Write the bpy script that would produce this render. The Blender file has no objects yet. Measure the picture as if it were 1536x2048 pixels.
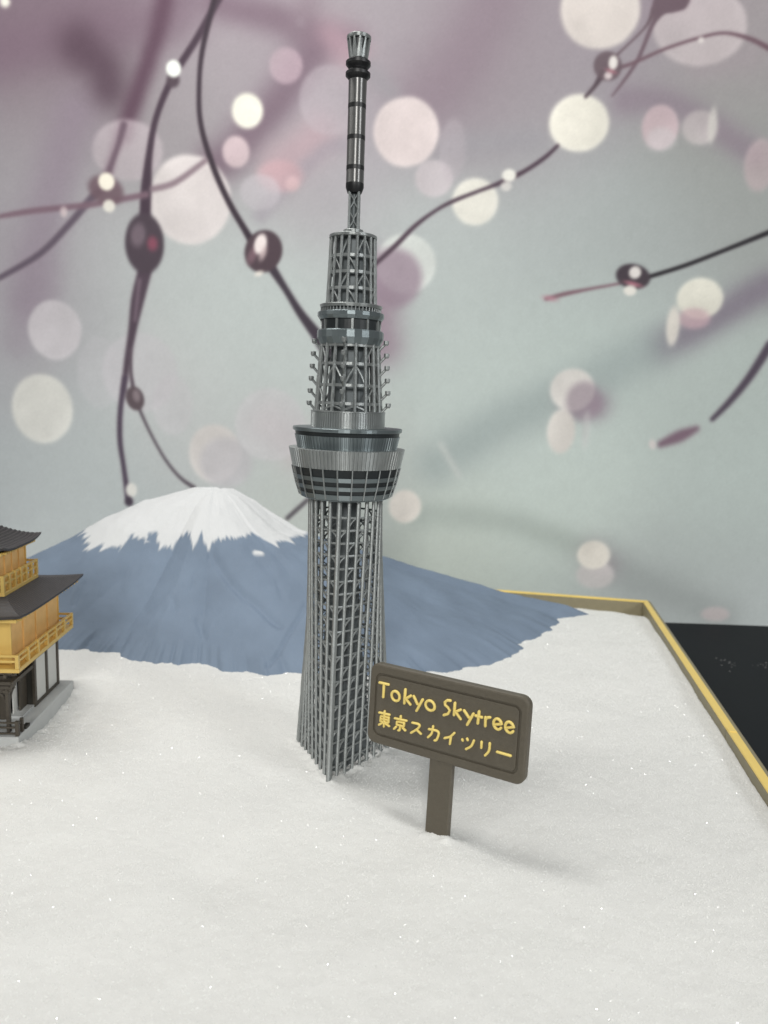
import bpy, math, random
import numpy as np
from mathutils import Matrix, Vector

SC = bpy.context.scene
COL = SC.collection
random.seed(7)
RNG = np.random.default_rng(11)
PI = math.pi
rad = math.radians

# ------------------------------------------------------------------ camera
# one unit is one decimetre; the sand surface lies at z = 0
cam_d = bpy.data.cameras.new('camera')
cam = bpy.data.objects.new('camera', cam_d)
COL.objects.link(cam)
SC.camera = cam
pitch, roll = rad(8.7), rad(1.92)
fwd = Vector((0, math.cos(pitch), -math.sin(pitch)))
up0 = Vector((0, math.sin(pitch), math.cos(pitch)))
rt0 = Vector((1, 0, 0))
rt = rt0 * math.cos(roll) + up0 * math.sin(roll)
upv = up0 * math.cos(roll) - rt0 * math.sin(roll)
M = Matrix((rt, upv, -fwd)).transposed().to_4x4()
M.translation = Vector((0, 0, 1.62))
cam.matrix_world = M
cam_d.sensor_fit = 'HORIZONTAL'
cam_d.sensor_width = 36.0
cam_d.lens = 1500.0 / 1536.0 * 36.0
cam_d.clip_start = 0.05
cam_d.clip_end = 200
cam_d.dof.use_dof = True
cam_d.dof.focus_distance = 2.95
cam_d.dof.aperture_fstop = 2.1

# ------------------------------------------------------------------ light
w = bpy.data.worlds.new('World')
SC.world = w
w.use_nodes = True
bg = w.node_tree.nodes['Background']
bg.inputs['Color'].default_value = (0.97, 1.0, 0.99, 1)
bg.inputs['Strength'].default_value = 0.19


def area(name, loc, aim, sx, sy, power, col):
    d = bpy.data.lights.new(name, 'AREA')
    d.shape = 'RECTANGLE'
    d.size, d.size_y, d.energy, d.color = sx, sy, power, col
    o = bpy.data.objects.new(name, d)
    COL.objects.link(o)
    o.location = loc
    o.rotation_euler = (Vector(aim) - Vector(loc)).to_track_quat('-Z', 'Y').to_euler()
    return o


area('ceiling_lamp_front', (-0.6, -13.0, 8.0), (0, 5, 0.5), 3.2, 4.5, 1430, (1, 0.985, 0.95))
area('ceiling_lamp_middle', (-2.0, 3.8, 7.6), (-0.3, 3.8, 0.0), 1.6, 1.9, 215, (1, 0.985, 0.95))
area('ceiling_lamp_left', (-6.0, 4.4, 9.5), (0, 3.6, 0.3), 4.5, 4.5, 300, (1, 0.985, 0.95))
area('fill_lamp_right', (10.0, -5.0, 6.5), (1.5, 6.0, 0.8), 3.0, 3.0, 620, (0.97, 0.99, 1.0))  # added fill, not a known lamp; brightens the backdrop's right side

SC.view_settings.view_transform = 'Standard'
SC.view_settings.look = 'None'
SC.view_settings.exposure = 0.0
SC.view_settings.gamma = 1.0
SC.render.engine = 'CYCLES'
SC.cycles.max_bounces = 6
SC.cycles.sample_clamp_indirect = 6.0


# ------------------------------------------------------------------ materials
def lin(r, g, b):
    f = lambda c: (c / 255 / 12.92) if c / 255 <= 0.04045 else ((c / 255 + 0.055) / 1.055) ** 2.4
    return (f(r), f(g), f(b))


def mat(name, col, rough=0.5, metal=0.0, spec=0.5, noise=0.0, nscale=40.0, bump=0.0, bscale=(200, 200, 200), bdist=0.002, rvar=0.0, aniso=0.0):
    m = bpy.data.materials.new(name)
    m.use_nodes = True
    nt = m.node_tree
    N, L = nt.nodes, nt.links
    b = N['Principled BSDF']
    b.inputs['Base Color'].default_value = (*col, 1)
    b.inputs['Roughness'].default_value = rough
    b.inputs['Metallic'].default_value = metal
    b.inputs['Specular IOR Level'].default_value = spec
    tc = N.new('ShaderNodeTexCoord')
    if noise:
        n = N.new('ShaderNodeTexNoise')
        n.inputs['Scale'].default_value = nscale
        n.inputs['Detail'].default_value = 5
        L.new(tc.outputs['Object'], n.inputs['Vector'])
        mx = N.new('ShaderNodeMix')
        mx.data_type = 'RGBA'
        mx.inputs['A'].default_value = (*[c * (1 - noise) for c in col], 1)
        mx.inputs['B'].default_value = (*[min(1, c * (1 + noise)) for c in col], 1)
        L.new(n.outputs['Fac'], mx.inputs['Factor'])
        L.new(mx.outputs['Result'], b.inputs['Base Color'])
        if rvar:
            mr = N.new('ShaderNodeMapRange')
            mr.inputs['To Min'].default_value = rough - rvar
            mr.inputs['To Max'].default_value = rough + rvar
            L.new(n.outputs['Fac'], mr.inputs['Value'])
            L.new(mr.outputs['Result'], b.inputs['Roughness'])
    if aniso:
        b.inputs['Anisotropic'].default_value = aniso
        tg = N.new('ShaderNodeCombineXYZ')       # printed layers smear the sheen upright
        tg.inputs['X'].default_value, tg.inputs['Y'].default_value, tg.inputs['Z'].default_value = 0.02, 0.013, 1.0
        L.new(tg.outputs['Vector'], b.inputs['Tangent'])
    if bump:
        mp = N.new('ShaderNodeMapping')
        mp.inputs['Scale'].default_value = bscale
        L.new(tc.outputs['Object'], mp.inputs['Vector'])
        n2 = N.new('ShaderNodeTexNoise')
        n2.inputs['Scale'].default_value = 1.0
        n2.inputs['Detail'].default_value = 3
        L.new(mp.outputs['Vector'], n2.inputs['Vector'])
        bp = N.new('ShaderNodeBump')
        bp.inputs['Strength'].default_value = bump
        bp.inputs['Distance'].default_value = bdist
        L.new(n2.outputs['Fac'], bp.inputs['Height'])
        L.new(bp.outputs['Normal'], b.inputs['Normal'])
    return m


SILVER = mat('silver_filament', (0.345, 0.365, 0.362), 0.40, 0.66, 0.6, 0.18, 30, 0.5, (60, 60, 420), 0.0016, 0.07, 0.92)
STEEL = mat('blue_grey_filament', (0.215, 0.25, 0.26), 0.40, 0.75, 0.6, 0.12, 30, 0.3, (30, 30, 420), 0.001, 0.05, 0.92)
MAST = mat('mast_silver', (0.24, 0.237, 0.234), 0.38, 0.8, 0.5, 0.1, 30, 0.3, (25, 25, 500), 0.0008, 0.06, 0.92)
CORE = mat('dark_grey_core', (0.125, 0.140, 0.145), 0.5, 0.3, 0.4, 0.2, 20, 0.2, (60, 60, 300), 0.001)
BLACK = mat('black_filament', (0.013, 0.013, 0.014), 0.42, 0.0, 0.4, 0.2, 40, 0.2, (30, 30, 400), 0.0008)
PANE = mat('dark_pane', (0.022, 0.026, 0.028), 0.38, 0.0, 0.4, 0.2, 40, 0.2, (60, 60, 300), 0.001)
BROWN = mat('brown_filament', (0.108, 0.094, 0.070), 0.5, 0.0, 0.4, 0.14, 60, 0.8, (110, 110, 420), 0.002, 0.08)
LETTER = mat('yellow_filament', (0.83, 0.65, 0.20), 0.42, 0.0, 0.4, 0.10, 60, 0.35, (160, 160, 300), 0.0012)
GOLD = mat('gold_filament', (0.72, 0.50, 0.15), 0.40, 0.25, 0.5, 0.10, 20, 0.35, (40, 40, 320), 0.0015, 0.06)
OCHRE = mat('ochre_panel', (0.78, 0.49, 0.185), 0.5, 0.15, 0.4, 0.12, 25, 0.4, (40, 40, 320), 0.0015)
ROOF = mat('roof_filament', (0.040, 0.037, 0.038), 0.5, 0.0, 0.4, 0.2, 30, 0.25, (60, 60, 300), 0.001)
TIMBER = mat('dark_timber_filament', (0.075, 0.064, 0.05), 0.55, 0.0, 0.3, 0.25, 60, 0.4, (80, 80, 300), 0.002)
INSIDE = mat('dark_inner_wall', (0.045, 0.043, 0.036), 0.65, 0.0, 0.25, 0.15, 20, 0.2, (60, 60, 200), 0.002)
PAPER = mat('white_screen', (0.60, 0.60, 0.57), 0.6, 0.0, 0.3, 0.05, 20, 0.2, (60, 60, 300), 0.001)
STONE = mat('pale_grey_base', (0.52, 0.53, 0.52), 0.55, 0.0, 0.3, 0.08, 12, 0.3, (30, 30, 320), 0.0015)
RAILBROWN = mat('olive_rail', (0.25, 0.22, 0.14), 0.5, 0.0, 0.4, 0.12, 20, 0.3, (12, 12, 300), 0.0015)
RAILGOLD = mat('gold_strip', (0.88, 0.65, 0.19), 0.42, 0.15, 0.5, 0.06, 8, 0.3, (6, 160, 160), 0.0015)
TABLE = mat('black_table', (0.014, 0.016, 0.018), 0.6, 0.0, 0.1, 0.35, 3, 0.3, (160, 160, 160), 0.002, 0.08)
DUST = mat('white_dust', (0.16, 0.16, 0.16), 0.7)


# ------------------------------------------------------------------ mesh helpers
def add_mesh(name, V, F, m, smooth=False):
    me = bpy.data.meshes.new(name)
    V = np.asarray(V, dtype=np.float32)
    me.from_pydata(V.tolist() if len(V) < 50000 else V, [], F)
    if m is not None:
        me.materials.append(m)
    if smooth:
        me.polygons.foreach_set('use_smooth', np.ones(len(me.polygons), dtype=bool))
        me.set_sharp_from_angle(angle=rad(40))
    me.update()
    return me


def link(name, me, parent=None, mw=None):
    o = bpy.data.objects.new(name, me)
    COL.objects.link(o)
    if parent is not None:
        o.parent = parent
    if mw is not None:
        o.matrix_local = mw
    return o


def part(name, V, F, m, parent=None, smooth=False, stuff=False):
    o = link(name, add_mesh(name, V, F, m, smooth), parent)
    if stuff:
        o['kind'] = 'stuff'
    return o


def tag(o, label, cat, group=None):
    o['label'] = label
    o['category'] = cat
    if group:
        o['group'] = group
    return o


def empty(name, loc, rot=(0, 0, 0)):
    o = bpy.data.objects.new(name, None)
    COL.objects.link(o)
    o.empty_display_size = 0.1
    o.location = loc
    o.rotation_euler = rot
    return o


class MB:
    """collects several shapes into one mesh"""
    def __init__(self):
        self.V, self.F = [], []

    def add(self, VF):
        k = len(self.V)
        self.V += [tuple(v) for v in VF[0]]
        self.F += [tuple(i + k for i in f) for f in VF[1]]
        return self


def box(x0, x1, y0, y1, z0, z1, b=0.0):
    V = [(x, y, z) for z in (z0, z1) for y in (y0, y1) for x in (x0, x1)]
    F = [(0, 2, 3, 1), (4, 5, 7, 6), (0, 1, 5, 4), (2, 6, 7, 3), (0, 4, 6, 2), (1, 3, 7, 5)]
    if not b:
        return V, F
    # chamfer the four upright edges and the top rim
    loops = []
    for z, i in ((z0, 0), (z1 - b, 0), (z1, b)):
        a, c, d, e = x0 + i, x1 - i, y0 + i, y1 - i
        loops.append([(a + b, d, z), (c - b, d, z), (c, d + b, z), (c, e - b, z), (c - b, e, z), (a + b, e, z), (a, e - b, z), (a, d + b, z)])
    return skin(loops, True, True)


def skin(loops, cap0=False, cap1=False, closed=True):
    n = len(loops[0])
    V = [tuple(p) for l in loops for p in l]
    F = []
    for k in range(len(loops) - 1):
        for i in range(n if closed else n - 1):
            j = (i + 1) % n
            F.append((k * n + i, k * n + j, (k + 1) * n + j, (k + 1) * n + i))
    if cap0:
        F.append(tuple(range(n - 1, -1, -1)))
    if cap1:
        F.append(tuple((len(loops) - 1) * n + i for i in range(n)))
    return V, F


def circ(r, z, n, a0=0.0):
    return [(r * math.cos(a0 + 2 * PI * i / n), r * math.sin(a0 + 2 * PI * i / n), z) for i in range(n)]


def lathe(prof, n=48, a0=0.0, cap0=True, cap1=True):
    return skin([circ(r, z, n, a0) for r, z in prof], cap0, cap1)


def tube(pts, rr, ns=6, caps=True, squash=None):
    pts = [Vector(p) for p in pts]
    if not isinstance(rr, (list, tuple)):
        rr = [rr] * len(pts)
    loops = []
    ref = Vector((0.31, 0.17, 0.93)).normalized()
    t0 = (pts[-1] - pts[0]).normalized()
    if abs(t0.dot(ref)) > 0.85:
        ref = Vector((0.93, 0.31, 0.17)).normalized()
    for i, p in enumerate(pts):
        t = (pts[min(i + 1, len(pts) - 1)] - pts[max(i - 1, 0)]).normalized()
        u = t.cross(ref).normalized()
        v = t.cross(u).normalized()
        loops.append([tuple(p + (u * math.cos(2 * PI * k / ns) + v * math.sin(2 * PI * k / ns)) * rr[i]) for k in range(ns)])
    return skin(loops, caps, caps)


def fbm2(x, y, seed, octaves=4, freq=1.0, gain=0.5):
    """smooth value noise, about -1..1, on numpy arrays"""
    r = np.random.default_rng(seed)
    tot = np.zeros_like(x, dtype=np.float64)
    amp, nrm = 1.0, 0.0
    for o in range(octaves):
        tab = r.uniform(-1, 1, (256, 256))
        fx, fy = x * freq + 37.3 * o, y * freq + 11.7 * o
        ix, iy = np.floor(fx).astype(int), np.floor(fy).astype(int)
        tx, ty = fx - ix, fy - iy
        tx, ty = tx * tx * (3 - 2 * tx), ty * ty * (3 - 2 * ty)
        g = lambda a, b: tab[a % 256, b % 256]
        tot += amp * ((g(ix, iy) * (1 - tx) + g(ix + 1, iy) * tx) * (1 - ty) + (g(ix, iy + 1) * (1 - tx) + g(ix + 1, iy + 1) * tx) * ty)
        nrm += amp
        amp *= gain
        freq *= 2.03
    return tot / nrm


def seg_dist(X, Y, pts):
    """distance from grid points to a polyline, with the interpolated third value of its points"""
    best = np.full(X.shape, 1e9)
    val = np.zeros(X.shape)
    for a, b in zip(pts[:-1], pts[1:]):
        dx, dy = b[0] - a[0], b[1] - a[1]
        t = np.clip(((X - a[0]) * dx + (Y - a[1]) * dy) / (dx * dx + dy * dy + 1e-12), 0, 1)
        d = np.hypot(X - a[0] - t * dx, Y - a[1] - t * dy)
        k = d < best
        best[k] = d[k]
        if len(a) > 2:
            val[k] = (a[2] + (b[2] - a[2]) * t)[k]
    return best, val


def smooth01(x):
    x = np.clip(x, 0, 1)
    return x * x * (3 - 2 * x)


def smooth_poly(pts, n=5):
    """Catmull-Rom through the points"""
    if len(pts) < 3:
        return pts
    P = np.array([pts[0]] + list(pts) + [pts[-1]], dtype=float)
    out = []
    for i in range(1, len(P) - 2):
        for k in range(n):
            t = k / n
            out.append(tuple(0.5 * ((2 * P[i]) + (-P[i - 1] + P[i + 1]) * t + (2 * P[i - 1] - 5 * P[i] + 4 * P[i + 1] - P[i + 2]) * t * t + (-P[i - 1] + 3 * P[i] - 3 * P[i + 1] + P[i + 2]) * t ** 3)))
    out.append(tuple(P[-2]))
    return out


# ------------------------------------------------------------------ table
tag(part('table', *box(-8, 8, -3, 6.72, -0.52, -0.32), TABLE), 'black matt table top seen beside the gold rail', 'table')
V, F = [], []
mb = MB()
for i in range(24):
    x, y, s = random.uniform(2.0, 3.3), random.uniform(3.0, 6.3), random.uniform(0.001, 0.003)
    mb.add(box(x - s * 2, x + s, y - s, y + s, -0.3205, -0.3205 + s))
for (cx, cy) in ((2.7, 5.55), (2.95, 5.5), (3.15, 5.45)):
    for i in range(14):
        x, y, s = cx + random.gauss(0, 0.04), cy + random.gauss(0, 0.07), random.uniform(0.002, 0.004)
        mb.add(box(x - s * 2, x + s, y - s, y + s, -0.3205, -0.3205 + s))
o = part('dust_specks', mb.V, mb.F, DUST, stuff=True)
o['label'] = 'white dust specks lying on the black table'

# ------------------------------------------------------------------ tray rails
TRAY = (2.09, 5.82)
TYAW = rad(-9.3)
tc_, ts_ = math.cos(TYAW), math.sin(TYAW)
RT = 0.078
tray = tag(empty('display_tray', (TRAY[0], TRAY[1], -0.3), (0, 0, TYAW)), 'display tray with olive rails and gold top strips holding white sand', 'tray')
zt = RT + 0.3


def rail_prof(L0, L1, axis, bev=0.004):
    """olive rail body: inner face at 0, outer bevel; profile in (offset, z)"""
    pr = [(0.0, 0.0), (0.0, zt - 0.012), (0.0015, zt - 0.010), (0.050, zt - 0.010), (0.064, zt - 0.012), (0.074, zt - 0.020), (0.074, 0.0)]
    lo = []
    for l in (L0, L1):
        lo.append([(a, l, z) if axis == 'y' else (l, a, z) for a, z in pr])
    return skin(lo, True, True)


def strip_prof(L0, L1, axis):
    pr = [(0.002, zt - 0.009), (0.002, zt - 0.003), (0.005, zt), (0.041, zt), (0.044, zt - 0.003), (0.044, zt - 0.009)]
    return skin([[(a, l, z) if axis == 'y' else (l, a, z) for a, z in pr] for l in (L0, L1)], True, True)


J1 = -2.385
part('rail', *rail_prof(J1 + 0.002, 0.074, 'y'), RAILBROWN, tray)
part('rail', *rail_prof(-5.0, J1 - 0.002, 'y'), RAILBROWN, tray)
part('rail', *rail_prof(-2.6, -0.0005, 'x'), RAILBROWN, tray)
part('rail', *rail_prof(-5.6, -2.604, 'x'), RAILBROWN, tray)
part('gold_strip', *strip_prof(J1 + 0.0015, 0.044, 'y'), RAILGOLD, tray)
part('gold_strip', *strip_prof(-5.0, J1 - 0.001, 'y'), RAILGOLD, tray)
part('gold_strip', *strip_prof(-2.6, 0.0015, 'x'), RAILGOLD, tray)
part('gold_strip', *strip_prof(-5.6, -2.602, 'x'), RAILGOLD, tray)
part('joint_clip', *box(0.005, 0.041, J1 - 0.035, J1 + 0.012, zt - 0.001, zt + 0.0035, 0.002), RAILGOLD, tray)
part('tray_floor', *box(-5.6, -0.001, -5.0, -0.001, 0.0, 0.03), RAILBROWN, tray)

# ------------------------------------------------------------------ sand
BUMPS = [(-1.58, 3.08, 0.036, 0.13), (-1.55, 3.50, -0.016, 0.16), (-1.62, 3.98, 0.032, 0.16), (0.10, 3.02, -0.020, 0.10), (-0.52, 2.28, -0.016, 0.09), (0.46, 2.52, -0.022, 0.09), (0.30, 2.40, 0.012, 0.10),
         (-0.95, 2.75, 0.012, 0.3), (0.9, 3.6, 0.014, 0.4), (0.0, 1.9, 0.010, 0.35), (-0.2, 2.86, 0.006, 0.06), (0.23, 2.56, 0.010, 0.05), (-0.75, 2.2, 0.012, 0.12), (-1.2, 2.35, -0.01, 0.15), (1.0, 2.4, -0.008, 0.25)]

_tri = [(-0.172 + 0.25 * math.cos(rad(a)), 3.217 + 0.25 * math.sin(rad(a))) for a in (-96, 24, 144, -96)]
CONTACT = [(_tri, 0.013, 0.035), ([(0.20, 2.60), (0.28, 2.555), (0.27, 2.60)], 0.010, 0.03), ([(-1.60, 3.13), (-1.64, 3.82)], 0.010, 0.05), ([(-2.2, 3.1), (-1.60, 3.13)], 0.008, 0.05)]


def sand_h(x, y):
    z = 0.014 * fbm2(x, y, 3, 2, 1.3) + 0.009 * fbm2(x, y, 5, 3, 4.5) + 0.0016 * fbm2(x, y, 8, 3, 17.0) + 0.0012 * fbm2(x, y, 9, 1, 95.0)
    for bx, by, a, s in BUMPS:
        z = z + a * np.exp(-((x - bx) ** 2 + (y - by) ** 2) / (2 * s * s))
    for ring, a, wd in CONTACT:
        d, _ = seg_dist(x, y, ring)
        near = np.exp(-(d / wd) ** 2)
        z = z + near * a * (0.35 + 1.3 * fbm2(x, y, 12, 2, 26.0) + 0.7 * fbm2(x, y, 13, 2, 70.0))
    lx = (x - TRAY[0]) * tc_ + (y - TRAY[1]) * ts_
    ly = -(x - TRAY[0]) * ts_ + (y - TRAY[1]) * tc_
    z = z + 0.022 * np.exp(-(np.minimum(lx, 0) / 0.35) ** 2) * smooth01((-ly - 0.15) / 1.0)
    z = z - 0.03 * np.exp(-(ly / 0.06) ** 2) - 0.02 * np.exp(-((lx ** 2 + ly ** 2) / 0.03))
    return z


nx, ny = 520, 500
gx = np.linspace(-5.58, -0.0008, nx)
gx = -5.58 * (np.linspace(1, 0, nx) ** 1.25) - 0.0008
gy = -4.98 + (4.98 - 0.0008) * np.linspace(0, 1, ny)
LX, LY = np.meshgrid(gx, gy)
WX = TRAY[0] + LX * tc_ - LY * ts_
WY = TRAY[1] + LX * ts_ + LY * tc_
WZ = sand_h(WX, WY) + RNG.normal(0, 0.0005, WX.shape)
V = np.stack([WX, WY, WZ], -1).reshape(-1, 3)
idx = np.arange(nx * ny).reshape(ny, nx)
F = np.stack([idx[:-1, :-1], idx[:-1, 1:], idx[1:, 1:], idx[1:, :-1]], -1).reshape(-1, 4)


def np_mesh(name, V, F, m, smooth=True):
    me = bpy.data.meshes.new(name)
    k = F.shape[1]
    me.vertices.add(len(V))
    me.vertices.foreach_set('co', np.ascontiguousarray(V, dtype=np.float32).ravel())
    me.loops.add(F.size)
    me.loops.foreach_set('vertex_index', np.ascontiguousarray(F, dtype=np.int32).ravel())
    me.polygons.add(len(F))
    me.polygons.foreach_set('loop_start', np.arange(0, F.size, k, dtype=np.int32))
    me.polygons.foreach_set('loop_total', np.full(len(F), k, dtype=np.int32))
    me.polygons.foreach_set('use_smooth', np.full(len(F), smooth, dtype=bool))
    if isinstance(m, (list, tuple)):
        for q in m:
            me.materials.append(q)
    else:
        me.materials.append(m)
    me.update(calc_edges=True)
    me.validate()
    return me


SAND = mat('white_sand', (0.80, 0.80, 0.775), 0.75, 0.0, 0.25, 0.15, 460, 0.75, (700, 700, 700), 0.003)
o = link('sand', np_mesh('sand', V, F, SAND))
o['kind'] = 'structure'
o['label'] = 'white sparkling sand spread like snow over the tray'

GRAIN = mat('sand_grain', (0.82, 0.82, 0.80), 0.35, 0.0, 0.5)
GLINT = mat('clear_grain', (0.9, 0.9, 0.89), 0.06, 0.0, 1.0)
GLINT.node_tree.nodes['Principled BSDF'].inputs['IOR'].default_value = 2.2


def grains(name, n, smin, smax, m, seed, lift, pw=1.0):
    r = np.random.default_rng(seed)
    lx = -5.4 * r.random(n) ** 1.15 - 0.01
    ly = -0.01 - 4.9 * r.random(n) ** pw
    x = TRAY[0] + lx * tc_ - ly * ts_
    y = TRAY[1] + lx * ts_ + ly * tc_
    keep = (np.abs(x) < 0.16 + 0.56 * y) & (y > 1.45)
    x, y = x[keep], y[keep]
    n = len(x)
    s = r.uniform(smin, smax, n) * r.uniform(0.7, 1.0, n)
    z = sand_h(x, y) + s * lift
    base = np.array([(1, 0, 0), (-1, 0, 0), (0, 1, 0), (0, -1, 0), (0, 0, 1), (0, 0, -1)], float) * np.array([1, .8, .7])
    q = r.normal(size=(n, 4))
    q /= np.linalg.norm(q, axis=1)[:, None]
    a, b, c, d = q.T
    R = np.stack([1 - 2 * (c * c + d * d), 2 * (b * c - d * a), 2 * (b * d + c * a), 2 * (b * c + d * a), 1 - 2 * (b * b + d * d), 2 * (c * d - b * a), 2 * (b * d - c * a), 2 * (c * d + b * a), 1 - 2 * (b * b + c * c)], -1).reshape(n, 3, 3)
    P = np.einsum('nij,kj->nki', R, base) * s[:, None, None] + np.stack([x, y, z], -1)[:, None, :]
    f = np.array([(0, 2, 4), (2, 1, 4), (1, 3, 4), (3, 0, 4), (2, 0, 5), (1, 2, 5), (3, 1, 5), (0, 3, 5)])
    F = (f[None] + (np.arange(n) * 6)[:, None, None]).reshape(-1, 3)
    o = link(name, np_mesh(name, P.reshape(-1, 3), F, m, False))
    o['kind'] = 'stuff'
    return o


grains('sand_grains', 140000, 0.0018, 0.0036, GRAIN, 21, 0.1)['label'] = 'loose white grains lying over the sand'
grains('sand_glints', 34000, 0.0017, 0.0034, GLINT, 22, 0.05)['label'] = 'clear crystal grains glinting on the sand'

# ------------------------------------------------------------------ mountain
MC = (-1.23, 5.4)
FOOT = [(-180, 2.2), (-160, 1.75), (-135.4, 1.17), (-114.6, .98), (-99, 1.08), (-82.2, 1.05), (-65.5, 1.27), (-57.9, 1.40), (-41.3, 1.66), (-38.1, 1.8), (-32.2, 1.9), (-20.7, 2.13), (-13, 2.17), (-6.3, 2.3), (1.9, 2.5), (5, 2.75), (9, 2.35), (15, 1.8), (25, 1.3), (60, .75), (90, .68), (120, .72), (155, 1.4), (180, 2.2)]
SR = [(0, .88), (.030, .905), (.045, .925), (.105, .833), (.228, .623), (.436, .456), (.743, .221), (.875, .138), (.97, .075), (1, .04), (1.15, -.12)]
SL = [(0, .88), (.045, .905), (.065, .925), (.09, .915), (.23, .817), (.39, .646), (.48, .527), (.61, .379), (.735, .25), (.9, .11), (1, .03), (1.15, -.12)]
nt_, ns_ = 900, 150
th = np.linspace(-180, 180, nt_, endpoint=False)
sv = np.linspace(0, 1.15, ns_)
TH, S = np.meshgrid(th, sv)
R = np.interp(TH, [a for a, _ in FOOT], [b for _, b in FOOT])
R = R * (1 + 0.05 * fbm2(TH * 0.25 + 60, S * 0 + 3.3, 38, 3, 1.0) * smooth01((S - 0.88) / 0.12))
wgt = np.maximum(0, np.cos(np.radians(TH))) ** 1.5
Z = wgt * np.interp(S, *zip(*SR)) + (1 - wgt) * np.interp(S, *zip(*SL))
X = MC[0] + S * R * np.cos(np.radians(TH))
Y = MC[1] + S * R * np.sin(np.radians(TH))
mid = smooth01(S / 0.12) * (1 - smooth01((S - 0.85) / 0.2))
ridge = fbm2(np.cos(np.radians(TH)) * 9 + 40, np.sin(np.radians(TH)) * 9 + S * 1.2 + 40, 31, 4, 1.0)
Z = Z + mid * (0.006 * ridge * np.clip(0.5 + 1.2 * fbm2(X, Y, 39, 2, 2.2), 0, 1) + 0.018 * fbm2(X, Y, 33, 4, 3.2) + 0.005 * fbm2(X, Y, 34, 3, 16.0))
Z = Z + 0.006 * fbm2(X, Y, 35, 2, 9.0) * (S < 0.2) * smooth01(S / 0.1)
CREASES = [([(-1.137, 4.912), (-1.049, 4.812), (-0.978, 4.74), (-0.888, 4.664), (-0.817, 4.624), (-0.726, 4.556), (-0.62, 4.48)], .022, .024),
           ([(-0.48, 4.66), (-0.507, 4.564), (-0.564, 4.412), (-0.596, 4.32), (-0.629, 4.248), (-0.668, 4.212)], .020, .010),
           ([(-1.999, 4.876), (-2.013, 4.824), (-2.013, 4.764)], .016, .02), ([(-1.339, 4.672), (-1.306, 4.608)], .012, .02), ([(-1.148, 4.548), (-1.08, 4.46)], .012, .018),
           ([(-1.226, 4.796), (-1.226, 4.732)], .008, .014), ([(-0.678, 4.76), (-0.631, 4.66)], .008, .016), ([(-0.9, 4.95), (-0.78, 4.86), (-0.7, 4.78)], .007, .03), ([(-1.6, 4.8), (-1.5, 4.65)], .006, .03), ([(-1.75, 4.9), (-1.72, 4.8)], .006, .03)]
for pts, dep, wid in CREASES:
    d, _ = seg_dist(X, Y, pts)
    Z = Z - dep * np.exp(-(d / wid) ** 2)
SNOW_EDGE =  [(-2.17, 5.308), (-2.111, 5.232), (-2.025, 5.1), (-1.966, 5.092), (-1.904, 5.056), (-1.875, 5.052), (-1.81, 5.012), (-1.776, 5.044), (-1.76, 5.072), (-1.705, 5.06), (-1.651, 5.052), (-1.609, 5.04), (-1.629, 5.072), (-1.59, 5.08), (-1.569, 5.092), (-1.54, 5.04), (-1.509, 4.992), (-1.482, 5.004), (-1.473, 5.008), (-1.429, 4.984), (-1.411, 5.02), (-1.381, 5.036), (-1.324, 5.028), (-1.295, 4.98), (-1.271, 4.936), (-1.252, 4.968), (-1.232, 5.0), (-1.2, 4.964), (-1.17, 4.936), (-1.147, 4.956), (-1.125, 4.976), (-1.053, 4.988), (-0.966, 5.028), (-0.902, 5.108), (-0.85, 5.088), (-0.815, 5.068), (-0.757, 5.048), (-0.724, 5.036), (-0.725, 5.136), (-0.687, 5.164), (-0.632, 5.152), (-0.659, 5.272), (-0.617, 5.348), (-0.563, 5.384), (-0.555, 5.444)]
poly = SNOW_EDGE + [(-0.52, 5.75), (-0.9, 6.0), (-1.8, 6.0), (-2.2, 5.7)]
ins = np.zeros(X.shape, bool)
fr_ = 1 + 0.075 * fbm2(TH * 0.55 + 90, S * 2.0, 36, 3, 1.0)
px_, py_ = MC[0] + (X - MC[0]) * fr_, MC[1] + (Y - MC[1]) * fr_
for (ax, ay), (bx, by) in zip(poly, poly[1:] + poly[:1]):
    c = ((ay > py_) != (by > py_)) & (px_ < (bx - ax) * (py_ - ay) / (by - ay + 1e-12) + ax)
    ins ^= c
d, _ = seg_dist(px_, py_, poly + poly[:1])
snow = np.clip(0.5 + np.where(ins, d, -d) / 0.012, 0, 1)
d, _ = seg_dist(X, Y, [(-0.855, 4.94), (-0.815, 4.94)])
snow = np.maximum(snow, np.clip(1.3 - d / 0.02, 0, 1))
Z = Z + 0.006 * snow
V = np.stack([X, Y, Z], -1).reshape(-1, 3)
idx = np.arange(nt_ * ns_).reshape(ns_, nt_)
nxt = np.roll(idx, -1, axis=1)
F = np.stack([idx[:-1], nxt[:-1], nxt[1:], idx[1:]], -1).reshape(-1, 4)
FUJI = mat('painted_mountain', (0.180, 0.230, 0.302), 0.7, 0.0, 0.2, 0.22, 3.2, 0.4, (40, 40, 220), 0.005)
nt = FUJI.node_tree
b = nt.nodes['Principled BSDF']
src = b.inputs['Base Color'].links[0].from_socket
at = nt.nodes.new('ShaderNodeAttribute')
at.attribute_name = 'snow'
mx = nt.nodes.new('ShaderNodeMix')
mx.data_type = 'RGBA'
mx.inputs['B'].default_value = (0.64, 0.65, 0.655, 1)
nt.links.new(at.outputs['Fac'], mx.inputs['Factor'])
nt.links.new(src, mx.inputs['A'])
nt.links.new(mx.outputs['Result'], b.inputs['Base Color'])
me = np_mesh('mountain', V, F, FUJI)
a = me.attributes.new('snow', 'FLOAT', 'POINT')
a.data.foreach_set('value', snow.astype(np.float32).ravel())
tag(link('mountain', me), 'blue grey model volcano with a jagged white snow cap behind the tower', 'mountain')

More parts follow.
